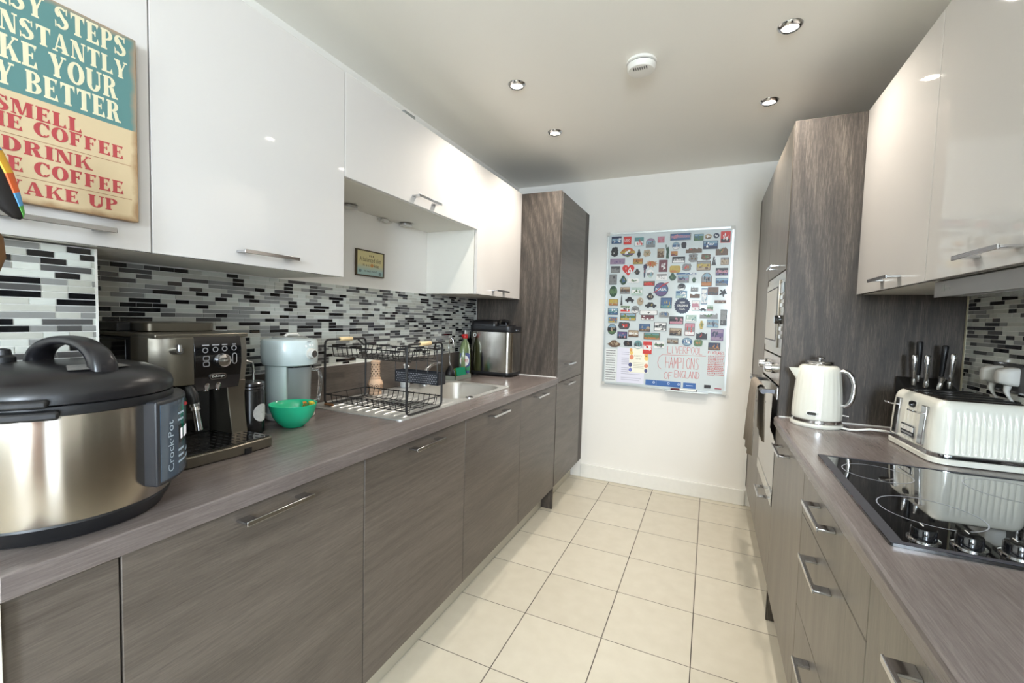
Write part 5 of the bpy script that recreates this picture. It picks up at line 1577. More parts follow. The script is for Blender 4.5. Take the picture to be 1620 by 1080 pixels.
# ------------------------------------------------------------------ whiteboard and everything on it
BX_0, BX_1, BZ_0, BZ_1 = -0.776, 0.127, 0.797, 2.003
YF = 3.5055                                                  # face of the board
t = thing('whiteboard', 'large glass-fronted whiteboard covered with magnets on the end wall', 'whiteboard', (-0.325, YB - 0.007, BZ_0))
G().box((BX_0 + 0.012, YF, BZ_0 + 0.012), (BX_1 - 0.012, YB - 0.001, BZ_1 - 0.012)).build('panel', M('whiteboard_face', (204, 213, 215), 0.1, coat=0.2, vary=0.01), t)
AL = M('satin_aluminium', (196, 200, 200), 0.3, metal=0.8)
g = G()
for lo, hi in (((BX_0, BZ_0), (BX_0 + 0.013, BZ_1)), ((BX_1 - 0.013, BZ_0), (BX_1, BZ_1)), ((BX_0 + 0.013, BZ_0), (BX_1 - 0.013, BZ_0 + 0.013)), ((BX_0 + 0.013, BZ_1 - 0.013), (BX_1 - 0.013, BZ_1))):
    g.box((lo[0], YF - 0.006, lo[1]), (hi[0], YB - 0.001, hi[1]))
g.build('frame', AL, t)
for x in (BX_0 + 0.008, BX_1 - 0.008):
    for z in (BZ_0 + 0.008, BZ_1 - 0.008):
        G().prism(rrect(-0.014, -0.014, 0.014, 0.014, 0.004), (x, YF - 0.0065, z), X, Z, 0, 0.002).build('corner_cap', PALEP, t)
tr = G().box((-0.295, 3.470, 0.790), (0.010, YB - 0.001, 0.7965)).box((-0.295, 3.470, 0.7966), (0.010, 3.4725, 0.801)).build('pen_tray', AL, t, bevel=0.001)
RED, BLK = M('red_marker', (196, 84, 84), 0.6, vary=0.2, scale=120), M('black_marker', (60, 62, 66), 0.6, vary=0.2, scale=120)
FO = (0, YF, 0)


def stroke(g, pts, w, m=0):
    """one pen stroke on the board"""
    for (a, b), (c_, d) in zip(pts, pts[1:]):
        l_ = math.hypot(c_ - a, d - b) or 1e-6
        nx_, ny_ = -(d - b) / l_ * w / 2, (c_ - a) / l_ * w / 2
        g.flat([(a + nx_, b + ny_), (a - nx_, b - ny_), (c_ - nx_, d - ny_), (c_ + nx_, d + ny_)], FO, X, Z, 0.0003, m)


HAND = {'L': [[(0, 1), (0, 0), (.7, 0)]], 'I': [[(.2, 1), (.2, 0)]], 'V': [[(0, 1), (.35, 0), (.7, 1)]], 'E': [[(.7, 1), (0, 1), (0, 0), (.7, 0)], [(0, .5), (.6, .5)]],
        'R': [[(0, 0), (0, 1), (.6, .95), (.65, .6), (0, .5)], [(.2, .5), (.7, 0)]], 'P': [[(0, 0), (0, 1), (.6, .95), (.65, .6), (0, .5)]],
        'O': [[(.35, 1), (.05, .8), (0, .4), (.2, .02), (.5, .05), (.7, .45), (.6, .85), (.35, 1)]], 'C': [[(.7, .95), (.3, 1), (0, .6), (.1, .1), (.7, 0)]],
        'H': [[(0, 1), (0, 0)], [(.7, 1), (.7, 0)], [(0, .5), (.7, .5)]], 'A': [[(0, 0), (.3, 1), (.65, 0)], [(.1, .4), (.55, .4)]], 'M': [[(0, 0), (.05, 1), (.35, .4), (.65, 1), (.7, 0)]],
        'N': [[(0, 0), (0, 1), (.65, 0), (.65, 1)]], 'S': [[(.7, .9), (.3, 1), (.05, .75), (.6, .4), (.55, .05), (0, .05)]], 'F': [[(.65, 1), (0, 1), (0, 0)], [(0, .5), (.5, .5)]],
        'G': [[(.7, .9), (.3, 1), (0, .5), (.3, 0), (.7, .1), (.7, .45), (.4, .45)]], 'D': [[(0, 0), (0, 1), (.5, .85), (.7, .5), (.5, .1), (0, 0)]], 'T': [[(0, 1), (.7, 1)], [(.35, 1), (.35, 0)]],
        'U': [[(0, 1), (.05, .1), (.35, 0), (.65, .1), (.7, 1)]], 'X': [[(0, 1), (.7, 0)], [(0, 0), (.7, 1)]]}


def write(g, body, x0, z0, x1, h, w, m=0):
    st = (x1 - x0) / len(body)
    for i, ch in enumerate(body):
        for s in HAND.get(ch, []):
            stroke(g, [(x0 + i * st + px * st * 0.98 / 0.85, z0 + pz * h) for px, pz in s], w, m)


g = G()
write(g, 'LIVERPOOL', -0.284, 1.076, -0.036, 0.052, 0.0028)
stroke(g, [(-0.325, 1.061), (-0.2, 1.064), (-0.016, 1.067)], 0.0026)
write(g, 'HAMPIONS', -0.295, 0.962, -0.056, 0.085, 0.0028)
stroke(g, [(-0.322, 1.060), (-0.345, 1.040), (-0.353, 1.000), (-0.345, 0.965), (-0.325, 0.950)], 0.0028)
write(g, 'OF', -0.302, 0.878, -0.236, 0.052, 0.0028)
write(g, 'ENGLAND', -0.228, 0.895, -0.05, 0.052, 0.0028)
g.build('handwriting', RED, t)
g = G()
write(g, 'FIXTURES', -0.003, 1.085, 0.107, 0.021, 0.0026)
rng = random.Random(8)
for x0, x1, z0, n in ((-0.001, 0.042, 1.066, 12), (0.046, 0.100, 1.070, 12)):
    for k in range(n):
        z = z0 - k * 0.0126
        x = x0
        while x < x1:
            w_ = rng.uniform(0.005, 0.010)
            stroke(g, [(x, z), (x + w_ * 0.3, z + 0.008), (x + w_ * 0.6, z + 0.001), (x + w_, z + 0.008)], 0.0024)
            x += w_ + 0.0035
g.build('handwritten_list', RED, t)


def sheet(name, label, x0, z0, x1, z1, col, cat='paper', tilt=0, lift=0.0006, group=None):
    p = thing(name, label, cat, ((x0 + x1) / 2, YF - lift, z0), group)
    G().prism([(x0, z0), (x1 + tilt, z0), (x1 + tilt, z1), (x0, z1)], FO, X, Z, lift - 0.0002, lift + 0.0004).build('page', M('page_%d_%d_%d' % col, col, 0.7, vary=0.01), p)
    return p


p = sheet('notepaper', 'narrow handwritten list in black ink at the bottom left of the board', -0.757, 0.818, -0.664, 1.084, (222, 226, 226))
g = G()
rng = random.Random(6)
for k in range(13):
    z = 1.066 - k * 0.0192
    x = -0.750
    while x < -0.690 + rng.uniform(0, 0.018):
        w_ = rng.uniform(0.004, 0.009)
        g.flat([(x, z), (x + w_, z + 0.002), (x + w_, z + 0.009), (x + w_ * 0.5, z + 0.004), (x, z + 0.010)], FO, X, Z, 0.0012)
        x += w_ + 0.002
g.build('writing', BLK, p)
p = sheet('printed_letter', 'tall printed white sheet beside the handwritten list on the board', -0.662, 0.822, -0.450, 1.100, (222, 222, 236), lift=0.0012)
g = G()
for k in range(15):
    z = 1.062 - k * 0.0155
    if k % 5 != 2:
        g.flat([(-0.628, z), (-0.46 - 0.012 * (k % 3), z), (-0.46 - 0.012 * (k % 3), z + 0.004), (-0.628, z + 0.004)], FO, X, Z, 0.0018)
g.build('print', M('faint_print', (172, 172, 190), 0.7), p)
p = sheet('party_invitation', 'cream party invitation with coloured balloons pinned over the printed sheet', -0.568, 0.908, -0.424, 1.098, (238, 236, 220), 'card', lift=0.0024)
g = G()
for k, (b, x0, x1) in enumerate((('PARTY', -0.530, -0.470), ('TIME', -0.520, -0.478))):
    g.text(b, (x0, YF, 1.034 - k * 0.022), X, Z, x1 - x0, 0.011, 0.0030)
for k in range(4):
    g.flat([(-0.535, 0.985 - k * 0.013), (-0.455, 0.985 - k * 0.013), (-0.455, 0.987 - k * 0.013), (-0.535, 0.987 - k * 0.013)], FO, X, Z, 0.0030)
g.build('print', M('soft_brown_print', (150, 140, 120), 0.7), p)
BAL = (('balloon_orange', (232, 168, 96)), ('balloon_navy', (86, 90, 132)), ('balloon_yellow', (240, 206, 120)), ('balloon_violet', (120, 128, 196)), ('balloon_coral', (222, 140, 110)))
for i, (x, z, r) in enumerate(((-0.556, 1.085, 0.011), (-0.552, 1.062, 0.013), (-0.550, 1.028, 0.016), (-0.558, 0.968, 0.014), (-0.556, 0.928, 0.013), (-0.440, 1.055, 0.014), (-0.437, 1.026, 0.016), (-0.437, 0.966, 0.014), (-0.438, 0.928, 0.012))):
    nm, col = BAL[i * 2 % 5]
    G().prism(ellipse(x, z, r, r * 1.2, 18), FO, X, Z, 0.0031, 0.0036).build('printed_balloon', M(nm, col, 0.6), p)
BLUE = (70, 108, 168)
for x0, x1, lab in ((-0.437, -0.3575, 'left blue card of the row along the bottom of the board'), (-0.3565, -0.180, 'wide blue card with two white rings at the bottom of the board'), (-0.163, -0.075, 'plain blue card at the bottom of the board, above the pen')):
    p = sheet('blue_card', lab, x0, 0.8185, x1, 0.8605, BLUE, 'card', group='blue cards along the bottom of the board')
    g = G()
    if x1 < -0.17:
        for xx in ((x1 - 0.018,) if x1 < -0.3 else (-0.268, -0.195)):
            a = ellipse(xx, 0.843, 0.009, 0.009, 16)
            b = ellipse(xx, 0.843, 0.005, 0.005, 16)
            g.loft([[Vector((q[0], YF - 0.0012, q[1])) for q in a], [Vector((q[0], YF - 0.0012, q[1])) for q in b]], caps=False)
    else:
        g.flat([(x0 + 0.02, 0.838), (x1 - 0.02, 0.838), (x1 - 0.02, 0.842), (x0 + 0.02, 0.842)], FO, X, Z, 0.0012)
    g.build('print', M('pale_blue_print', (200, 214, 234), 0.6), p)
o = G().prism(rrect(-0.018, 0.833, 0.025, 0.856, 0.002), FO, X, Z, 0.0003, 0.004).build('fridge_magnet', M('magnet_black', (52, 50, 52), 0.5))
tag(o, 'small plain black rectangular magnet near the bottom right corner of the board', 'magnet', 'magnets on the whiteboard')
o = G().prism(rrect(0.052, 0.831, 0.098, 0.8375, 0.002), FO, X, Z, 0.0003, 0.004).build('fridge_magnet', M('magnet_dull_red', (170, 80, 92), 0.5))
tag(o, 'thin dull red bar magnet at the bottom right corner of the board', 'magnet', 'magnets on the whiteboard')
t = thing('marker_pen', 'white and dark marker pen lying on the pen tray of the board', 'pen', (-0.16, 3.485, 0.797))
G().tube([(-0.185, 3.487, 0.8055), (-0.072, 3.487, 0.8055)], 0.0085, seg=14).build('barrel', WHITEP, t)
G().tube([(-0.250, 3.487, 0.8035), (-0.235, 3.487, 0.8055), (-0.1855, 3.487, 0.8055)], [0.005, 0.009, 0.009], seg=14).build('cap', M('wine_black_cap', (92, 34, 40), 0.4), t)
G().tube([(-0.0718, 3.487, 0.8055), (-0.066, 3.487, 0.8055)], 0.0086, seg=14).build('end_plug', BLACK, t)

# --- the magnets
PAL = {'w': (232, 232, 228), 'k': (40, 40, 44), 'g': (96, 140, 84), 'G': (48, 92, 62), 'b': (66, 112, 170), 'n': (48, 58, 96), 's': (140, 186, 214), 'r': (196, 56, 52), 'm': (134, 60, 72), 'o': (222, 132, 56),
       'y': (224, 190, 66), 't': (204, 178, 140), 'T': (126, 92, 66), 'p': (112, 84, 150), 'l': (172, 140, 176), 'c': (98, 166, 168), 'P': (222, 140, 160), 'e': (150, 152, 152), 'd': (86, 86, 90), 'i': (190, 222, 208)}
PM = {k: M('magnet_ink_' + {'w': 'white', 'k': 'black', 'g': 'green', 'G': 'dark_green', 'b': 'blue', 'n': 'navy', 's': 'sky', 'r': 'red', 'm': 'maroon', 'o': 'orange', 'y': 'yellow', 't': 'tan', 'T': 'brown', 'p': 'purple', 'l': 'lilac', 'c': 'teal', 'P': 'pink', 'e': 'grey', 'd': 'dark_grey', 'i': 'mint'}[k], tuple(0.86 * (0.74 * q + 0.26 * sum(v) / 3) for q in v) if k not in 'wkr' else v, 0.4, vary=0.4, scale=260) for k, v in PAL.items()}
PK = list(PAL)


def shape(kind, w, h, rng):
    """outline about the middle"""
    a, b = w / 2, h / 2
    if kind in ('disc', 'oval', 'rosette'):
        if kind == 'rosette':
            return [(a * (1 + 0.06 * math.cos(22 * q)) * math.cos(q), b * (1 + 0.06 * math.cos(22 * q)) * math.sin(q)) for q in [2 * math.pi * i / 88 for i in range(88)]]
        return ellipse(0, 0, a, b, 30)
    if kind == 'heart':
        return [(a * (math.sin(q) ** 3), b * (0.12 + (13 * math.cos(q) - 5 * math.cos(2 * q) - 2 * math.cos(3 * q) - math.cos(4 * q)) / 15)) for q in [2 * math.pi * i / 36 for i in range(36)]][::-1]
    if kind == 'lozenge':
        return [(-a, 0), (-a * .55, -b * .7), (0, -b), (a * .55, -b * .7), (a, 0), (a * .55, b * .75), (0, b), (-a * .55, b * .75)]
    if kind == 'arch':
        return [(-a, -b), (a, -b)] + [(a * math.cos(q), b * 0.1 + b * 0.9 * math.sin(q)) for q in [math.pi * i / 12 for i in range(13)]]
    if kind == 'cut':
        n = 22
        pts = []
        for i in range(n):
            q = 2 * math.pi * i / n
            cc, ss = math.cos(q), math.sin(q)
            k = 1 / max(abs(cc), abs(ss)) ** 0.72
            rr_ = rng.uniform(0.80, 1.0)
            pts.append((max(-a, min(a, a * cc * k * rr_)), max(-b, min(b, b * ss * k * rr_))))
        return pts
    if kind == 'skyline':
        pts = [(-a, -b), (a, -b)]
        n = 7
        for i in range(n):
            x1, x0 = a - 2 * a * i / n, a - 2 * a * (i + 1) / n
            top = rng.uniform(0.35, 1.0) * b
            pts += [(x1, top * 0.7), ((x0 + x1) / 2, top)]
        pts.append((-a, b * 0.4))
        return pts
    if kind == 'car':
        return [(-a, -b * .5), (-a * .7, -b * .5), (-a * .6, -b), (-a * .35, -b), (-a * .25, -b * .5), (a * .3, -b * .5), (a * .4, -b), (a * .65, -b), (a * .75, -b * .5), (a, -b * .3), (a * .9, b * .2), (a * .5, b * .35), (a * .3, b), (-a * .4, b), (-a * .65, b * .3), (-a, b * .15)]
    if kind == 'tower':
        return [(-a, -b), (a, -b), (a * .8, -b * .6), (a * .5, 0), (a * .35, b * .7), (0, b), (-a * .35, b * .7), (-a * .5, 0), (-a * .8, -b * .6)]
    if kind == 'statue':
        return [(-a * .6, -b), (a * .9, -b), (a * .7, -b * .4), (a, b * .1), (a * .6, b * .45), (a * .5, b * .65), (a * .1, b * .62), (-a * .1, b * .45), (-a * .5, b * .5), (-a * .6, b), (-a, b * .95), (-a * .8, b * .4), (-a * .4, 0), (-a * .5, -b * .5)]
    if kind == 'bird':
        return [(-a * .3, -b), (a * .4, -b * .95), (a * .9, -b * .5), (a, 0), (a * .6, b * .4), (a * .2, b), (-a * .3, b * .9), (-a * .5, b * .4), (-a, -b * .2), (-a * .6, -b * .6)]
    if kind == 'gecko':
        pts = []
        for i in range(40):
            q = 2 * math.pi * i / 40
            k = 0.42 + 0.58 * abs(math.cos(2.5 * q + 0.4)) ** 3
            pts.append((a * k * math.cos(q), b * k * math.sin(q)))
        return pts
    if kind == 'crab':
        pts = []
        for i in range(60):
            q = 2 * math.pi * i / 60
            k = 0.55 + 0.40 * abs(math.cos(5 * q)) ** 4
            if 40 < math.degrees(q) < 140:
                k = 0.60
            pts.append((a * k * math.cos(q), b * (k * 0.85) * math.sin(q) - b * .1))
        return pts
    if kind == 'ribbon':
        return [(-a * .2, -b), (a * .3, -b * .9), (a * .5, b * .2), (a, b * .5), (a * .9, b * .95), (a * .2, b), (-a * .6, b * .9), (-a * .7, b * .5), (-a * .2, b * .25), (-a * .4, -b * .4)]
    if kind == 'palm':
        return [(-a * .5, -b), (a * .5, -b), (a * .7, -b * .3), (a, b * .2), (a * .5, b * .5), (a * .4, b), (-a * .4, b), (-a * .6, b * .5), (-a, 0), (-a * .7, -b * .4)]
    return rrect(-a, -b, a, b, min(a, b) * (0.5 if kind == 'pill' else 0.06), 4)


def clip(poly, axis, lim, keep_low):
    out = []
    for i, p in enumerate(poly):
        q = poly[(i + 1) % len(poly)]
        pin = (p[axis] <= lim) == keep_low
        qin = (q[axis] <= lim) == keep_low
        if pin:
            out.append(p)
        if pin != qin:
            k = (lim - p[axis]) / ((q[axis] - p[axis]) or 1e-9)
            out.append((p[0] + (q[0] - p[0]) * k, p[1] + (q[1] - p[1]) * k))
    return out


MG = 'magnets on the whiteboard'


def magnet(u, v, w, h, kind, cols, label, texts=()):
    """cols: rim, then the colours of the printed face from the top down, last one the details"""
    rng = random.Random(int(u * 3 + v * 7))
    u, v, w, h = u / 1000, v / 1000, w / 1000, h / 1000
    g = G()
    ot = shape(kind, w, h, rng)
    sx = 0.90 if kind in ('rect', 'disc', 'oval', 'pill', 'arch') else 0.96
    th = 0.004
    o_ = (u, YF, v)
    g.prism(ot, o_, X, Z, 0.0003, th, PK.index(cols[0]))
    inn = [(p[0] * sx, p[1] * sx) for p in ot]
    lay = cols[1:]
    nb = max(1, len(lay) - 1)
    # bands of the printed picture, from the top down
    ys = [h / 2 - h * i / nb for i in range(nb + 1)]
    convex = kind in ('rect', 'disc', 'oval', 'pill', 'arch', 'lozenge')
    if convex:
        for i in range(nb):
            top, bot = ys[i], ys[i + 1]
            band = inn
            if i:
                band = clip(band, 1, top + rng.uniform(-0.1, 0.1) * h / nb, True)
            if i < nb - 1:
                band = clip(band, 1, bot, False)
            if len(band) > 2:
                g.flat(band, o_, X, Z, th + 0.0001 + 0.00005 * i, PK.index(lay[i]))
    det = PK.index(lay[-1])
    rect_ok = 0.40 if kind in ('rect', 'pill') else 0.27
    if not texts:
        n = rng.randint(7, 11)
        for i in range(n):
            cw, chh = w * rng.uniform(0.05, 0.17), h * rng.uniform(0.10, 0.36)
            px, pz = rng.uniform(-rect_ok, rect_ok - 0.05) * w, rng.uniform(-rect_ok, rect_ok * 0.35) * h
            if pz + chh > rect_ok * h:
                chh = max(rect_ok * h - pz, 0.02 * h)
            m = det if i % 3 else PK.index(lay[rng.randrange(len(lay))])
            g.flat([(px, pz), (px + cw, pz), (px + cw * rng.uniform(.6, 1), pz + chh), (px + cw * rng.uniform(0, .4), pz + chh * rng.uniform(.7, 1))], o_, X, Z, th + 0.0004 + 0.00004 * i, m)
    for body, tx, tz, tw, tht, col in texts:
        g.text(body, (u + tx * w, YF, v + tz * h), X, Z, tw * w, tht * h, th + 0.0008, PK.index(col), bold=0.02)
    used = [PM[k] for k in PK]
    o = g.build('fridge_magnet', used, smooth=False)
    # keep only the inks this magnet has
    me = o.data
    idx = sorted({p.material_index for p in me.polygons})
    mi = [idx.index(p.material_index) for p in me.polygons]
    me.materials.clear()
    for k in idx:
        me.materials.append(used[k])
    me.polygons.foreach_set('material_index', mi)
    return tag(o, label, 'magnet', MG)


magnet(-704, 1947, 78, 56, 'rect', 'nnsbw', 'dark navy skyline magnet at the top left corner of the board')
magnet(-619, 1940, 59, 61, 'rect', 'rrrw', 'square red magnet with a white four-letter word, top row', (('LEGO', -.36, -.16, .72, .32, 'w'), ))
magnet(-530, 1926, 69, 68, 'rect', 'ccwr', 'pale teal magnet with a white panel, third in the top row')
magnet(-444, 1914, 68, 72, 'arch', 'elsed', 'grey-lilac arch-shaped building magnet in the top row')
magnet(-368, 1935, 50, 47, 'rect', 'PPPr', 'small pink square magnet with red lettering in the top row')
magnet(-715, 1856, 59, 78, 'cut', 'kwewk', 'black and white penguin-shaped magnet at the left of the second row')
magnet(-613, 1848, 121, 74, 'lozenge', 'oroypgw', 'rainbow lozenge-shaped magnet near the top left')
magnet(-528, 1837, 29, 67, 'bird', 'kkwk', 'slim black bird magnet below the pale teal one')
magnet(-466, 1836, 58, 59, 'cut', 'toyog', 'orange and sandy house-shaped magnet left of the brown portrait')
magnet(-366, 1833, 50, 68, 'rect', 'TtTTt', 'brown portrait magnet beside the green statue')
magnet(-319, 1844, 28, 105, 'statue', 'GGGG', 'green statue-with-torch shaped magnet in the second row')
magnet(-690, 1780, 116, 45, 'rect', 'llllp', 'long plain purple magnet at the left of the third row')
magnet(-533, 1776, 74, 44, 'rect', 'Tooyk', 'orange sunset magnet above the red heart')
magnet(-430, 1758, 101, 78, 'crab', 'okoro', 'orange crab-shaped magnet with dark claws')
magnet(-345, 1736, 62, 90, 'rect', 'mmmmw', 'tall maroon crest magnet with white shield right of the crab')
magnet(-703, 1716, 73, 53, 'rect', 'edeed', 'grey engraved magnet below the long purple one')
magnet(-604, 1707, 92, 93, 'heart', 'rrwew', 'red and white heart-shaped lattice magnet')
magnet(-536, 1696, 43, 46, 'bird', 'kkkT', 'tiny black bird magnet right of the red heart')
magnet(-479, 1700, 31, 105, 'ribbon', 'nrrpn', 'red and blue ribbon-shaped magnet below the crab')
magnet(-437, 1677, 54, 65, 'oval', 'wweis', 'pale white oval magnet below the crab')
magnet(-351, 1654, 79, 48, 'rect', 'wewwe', 'white embossed skyline magnet left of the green frog')
magnet(-719, 1638, 58, 81, 'rect', 'deeed', 'dark grey upright photo magnet at the left edge below the engraved one')
magnet(-640, 1632, 57, 74, 'bird', 'Gryyb', 'red, yellow and green parrot-shaped magnet')
magnet(-561, 1627, 98, 38, 'cut', 'wroyg', 'rainbow-coloured word-shaped magnet right of the parrot')
magnet(-442, 1605, 83, 35, 'rect', 'kTrro', 'dark red and black oblong magnet above the round purple-blue one')
NASA_ = magnet(-352, 1558, 104, 106, 'disc', 'npbpw', 'large round blue-purple magnet with white four-letter lettering', (('NASA', -.38, -.10, .76, .22, 'w'), ))
magnet(-714, 1543, 61, 89, 'oval', 'GGgGg', 'dark green leaf-shaped oval magnet at the left edge')
magnet(-622, 1551, 77, 54, 'rect', 'etTed', 'grey-brown photo magnet right of the green leaf')
magnet(-530, 1543, 86, 63, 'rect', 'iiwig', 'pale green grid-patterned magnet in the sixth row')
magnet(-431, 1507, 57, 54, 'bird', 'kkrkt', 'small black dog-shaped magnet left of the round purple-blue one')
magnet(-646, 1474, 19, 80, 'tower', 'deed', 'slim grey tower-shaped magnet near the left edge')
magnet(-710, 1456, 74, 52, 'rect', 'Tyyot', 'ochre map magnet at the left edge below the green leaf')
magnet(-583, 1477, 68, 45, 'car', 'kddk', 'dark grey car-shaped magnet')
magnet(-503, 1466, 48, 60, 'rosette', 'twtwT', 'beige compass-flower magnet right of the grey car')
magnet(-422, 1437, 86, 43, 'car', 'kyyyk', 'yellow car-shaped magnet left of the big blue map')
magnet(-311, 1456, 81, 82, 'rect', 'nbbcy', 'large square blue map magnet below the round purple-blue one')
magnet(-710, 1385, 79, 54, 'rect', 'nscbw', 'teal river photo magnet at the left edge, above the beach one')
magnet(-616, 1407, 77, 50, 'rect', 'wgwrd', 'red, white and green tram magnet above the long village one')
magnet(-538, 1401, 59, 59, 'disc', 'deewd', 'round grey medallion magnet left of the four white discs')
magnet(-437, 1380, 138, 33, 'pill', 'ewwwd', 'row of four joined white discs forming one magnet')
magnet(-323, 1371, 70, 49, 'skyline', 'esbeb', 'pale blue skyline magnet right of the four white discs')
magnet(-709, 1317, 74, 48, 'rect', 'sbbyo', 'blue and sand beach magnet at the left edge')
magnet(-591, 1344, 122, 57, 'rect', 'Tsgyt', 'long village panorama magnet below the grey medallion')
magnet(-442, 1342, 98, 38, 'rect', 'Tmmwm', 'maroon and brown two-panel magnet below the four white discs')
magnet(-712, 1242, 72, 84, 'oval', 'kskgt', 'oval landscape magnet with dark rim at the left edge')
magnet(-620, 1273, 96, 61, 'cut', 'dwkGr', 'dark red and green scenery-shaped magnet above the purple sunset')
magnet(-630, 1198, 77, 55, 'rect', 'npbkP', 'blue and purple sunset magnet low on the left side')
magnet(-544, 1214, 77, 52, 'rect', 'TtwTt', 'brown and white collage magnet right of the purple sunset')
magnet(-461, 1262, 82, 60, 'rect', 'nbbTt', 'blue pier magnet with brown posts in the lower middle')
magnet(-346, 1274, 91, 65, 'rect', 'kwewk', 'black and white comic-panel magnet in the lower middle')
magnet(-405, 1199, 120, 51, 'rect', 'Tcgog', 'wide green and terracotta panorama magnet in the lower middle')
magnet(-693, 1128, 106, 57, 'bird', 'TTtTt', 'brown turtle-shaped magnet just above the handwritten list')
magnet(-583, 1134, 71, 47, 'cut', 'kTtkT', 'brown animal-shaped magnet just above the printed sheet')
magnet(-505, 1128, 61, 68, 'disc', 'ccdwc', 'round teal patterned magnet above the party invitation')
magnet(-434, 1109, 66, 96, 'rect', 'rrwrr', 'red telephone-box magnet beside the party invitation')
magnet(-348, 1135, 75, 50, 'rect', 'wwgwd', 'white-bordered stamp-like magnet right of the red telephone box')
magnet(-231, 1949, 147, 52, 'rect', 'eblbP', 'wide blue and pink panorama magnet in the top row')
magnet(-105, 1939, 65, 48, 'rect', 'Gsggb', 'green and blue lake magnet right of the wide pink panorama')
magnet(-42, 1941, 48, 38, 'oval', 'tttTw', 'tan oval magnet in the top row')
magnet(12, 1945, 39, 37, 'disc', 'knnw', 'small round navy magnet in the top row')
magnet(72, 1932, 63, 80, 'rect', 'rrrkw', 'red portrait magnet in the top right corner of the board')
magnet(-260, 1883, 55, 58, 'disc', 'esbwe', 'round blue and white bridge magnet in the second row')
magnet(-205, 1885, 38, 49, 'cut', 'kTtTk', 'small brown shield-shaped magnet right of the round bridge one')
magnet(-24, 1880, 99, 60, 'rect', 'nsbnw', 'wide blue skyline magnet below the small navy disc')
magnet(-269, 1827, 46, 34, 'rect', 'ooomy', 'small orange oblong magnet right of the green statue')
magnet(-134, 1846, 111, 39, 'skyline', 'TtTrT', 'long brick-red townscape magnet in the third row')
magnet(53, 1833, 80, 59, 'skyline', 'TyoyG', 'golden house-shaped magnet near the right edge')
magnet(-237, 1779, 90, 47, 'rect', 'kkdwk', 'dark name-plate magnet with white lettering', (('STREET', -.38, -.18, .76, .36, 'w'), ))
magnet(-137, 1792, 69, 70, 'cut', 'eswdT', 'round snowy-town magnet left of the terracotta one')
magnet(-50, 1794, 71, 49, 'cut', 'Trttg', 'terracotta village-shaped magnet left of the tiny black and white tower')
magnet(4, 1766, 32, 66, 'tower', 'kwwkd', 'tiny black and white lighthouse-like magnet near the right edge')
magnet(75, 1760, 52, 54, 'rect', 'TettT', 'beige frieze magnet at the right edge below the golden house')
magnet(-259, 1710, 76, 53, 'pill', 'yyyoy', 'rounded yellow sign-shaped magnet below the dark name-plate')
magnet(-178, 1722, 70, 59, 'cut', 'ecsro', 'blue and red mountain-shaped magnet right of the yellow sign')
magnet(-63, 1731, 93, 69, 'rect', 'TeytT', 'brown-framed desert camels magnet')
magnet(-275, 1653, 55, 58, 'bird', 'Gggyg', 'bright green frog-shaped magnet')
magnet(-179, 1672, 137, 17, 'rect', 'bbbws', 'long thin blue banner magnet right of the green frog')
magnet(-198, 1635, 81, 54, 'rect', 'eslen', 'blue-grey city photo magnet under the thin blue banner')
magnet(-123, 1628, 31, 38, 'palm', 'Ggcg', 'tiny green tree-shaped magnet')
magnet(-38, 1630, 71, 100, 'arch', 'Tseok', 'large arch-shaped city magnet on the right side')
magnet(60, 1685, 81, 54, 'rect', 'kkPpk', 'black magnet with a purple oval near the right edge')
magnet(63, 1612, 80, 53, 'rect', 'nsbed', 'blue magnet with a grey fish near the right edge')
magnet(-207, 1576, 56, 54, 'disc', 'kkewk', 'round black and white photo magnet below the blue-grey city one')
magnet(-206, 1520, 80, 55, 'rect', 'sbsiw', 'pale blue beach magnet under the round black and white one')
magnet(-117, 1562, 51, 40, 'skyline', 'ewwge', 'white and pale green house-shaped magnet')
magnet(-112, 1512, 69, 34, 'skyline', 'TTtTT', 'brown bench-shaped magnet under the white house one')
magnet(-48, 1507, 41, 116, 'rect', 'bwwws', 'tall white magnet with a blue outline')
magnet(9, 1546, 70, 58, 'rect', 'mTTdT', 'dark brown town photo magnet right of the tall white one')
magnet(75, 1533, 55, 63, 'gecko', 'kkTk', 'black gecko-like cut-out magnet near the right edge')
magnet(-195, 1437, 111, 117, 'rosette', 'nnnnw', 'large dark rosette magnet with white lettering in three lines', (('NEW', -.16, .14, .32, .12, 'w'), ('ORLEANS', -.34, -.06, .68, .13, 'w'), ('U.S.A.', -.18, -.26, .36, .12, 'w'), ))
magnet(-103, 1439, 54, 76, 'rect', 'ewPwP', 'pale pink and white upright magnet right of the dark rosette')
magnet(-52, 1409, 47, 24, 'car', 'kkdk', 'small black car-shaped magnet under the tall white one')
magnet(-5, 1422, 46, 46, 'rect', 'wigPg', 'pale photo magnet with a green plant')
magnet(60, 1469, 77, 21, 'rect', 'TmTTt', 'slim dark brown bar magnet near the right edge')
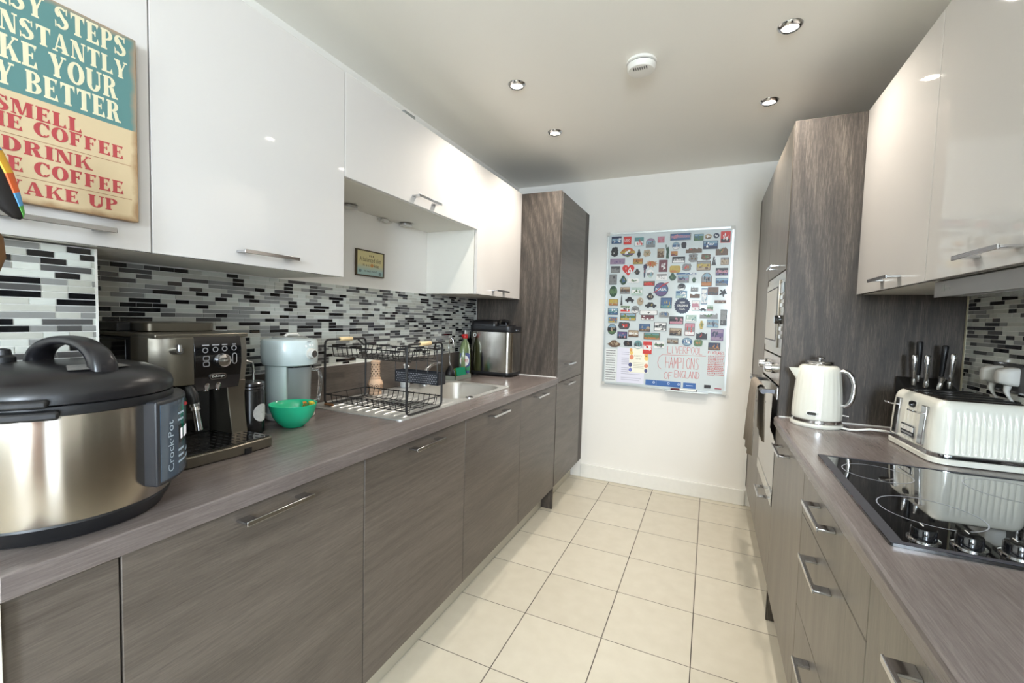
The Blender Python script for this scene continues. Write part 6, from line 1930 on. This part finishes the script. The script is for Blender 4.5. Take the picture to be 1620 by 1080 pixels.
magnet(87, 1355, 43, 115, 'rect', 'deede', 'tall grey upright photo magnet at the right edge')
magnet(-233, 1326, 99, 59, 'rect', 'kdkPP', 'black magnet with a pink pyramid under the dark rosette')
magnet(-131, 1344, 76, 50, 'rect', 'iiiwc', 'bright mint rectangular magnet')
magnet(-12, 1365, 120, 41, 'skyline', 'eigGg', 'long green skyline magnet with a tower at its right end')
magnet(17, 1309, 79, 57, 'rect', 'esesn', 'blue-grey magnet with a thin tower, low on the right side')
magnet(-57, 1297, 32, 62, 'palm', 'ygyGg', 'green and yellow pineapple-shaped magnet')
magnet(-136, 1261, 67, 93, 'rect', 'mPewr', 'red-framed upright magnet with a grey middle')
magnet(-234, 1239, 86, 55, 'rect', 'TtTkt', 'brown street photo magnet left of the red-framed one')
magnet(-53, 1222, 75, 63, 'skyline', 'kdkrk', 'dark spiky castle-shaped magnet')
magnet(50, 1227, 84, 84, 'rect', 'plpln', 'large square purple castle magnet low on the right side')
magnet(-252, 1169, 80, 41, 'rect', 'detTe', 'grey-brown photo magnet just above the red handwriting')
magnet(-150, 1168, 71, 63, 'oval', 'nsbsw', 'shiny blue oval globe magnet')
magnet(-74, 1163, 65, 52, 'cut', 'goygo', 'orange and green word-shaped magnet right of the blue oval')
magnet(35, 1143, 80, 54, 'rect', 'knnTo', 'night skyline magnet just above the red handwritten list')

# the swoosh across the round blue magnet
g = G()
for pts, w_ in (([(-0.408, 1.536), (-0.385, 1.545), (-0.345, 1.585), (-0.300, 1.612)], 0.005), ([(-0.300, 1.612), (-0.335, 1.600), (-0.372, 1.560)], 0.003)):
    for (a, b), (c_, d) in zip(pts, pts[1:]):
        l_ = math.hypot(c_ - a, d - b)
        nx_, ny_ = -(d - b) / l_ * w_ / 2, (c_ - a) / l_ * w_ / 2
        g.prism([(a + nx_, b + ny_), (a - nx_, b - ny_), (c_ - nx_, d - ny_), (c_ + nx_, d + ny_)][::-1], FO, X, Z, 0.0050, 0.0058)
g.build('swoosh', M('magnet_ink_red'), NASA_)
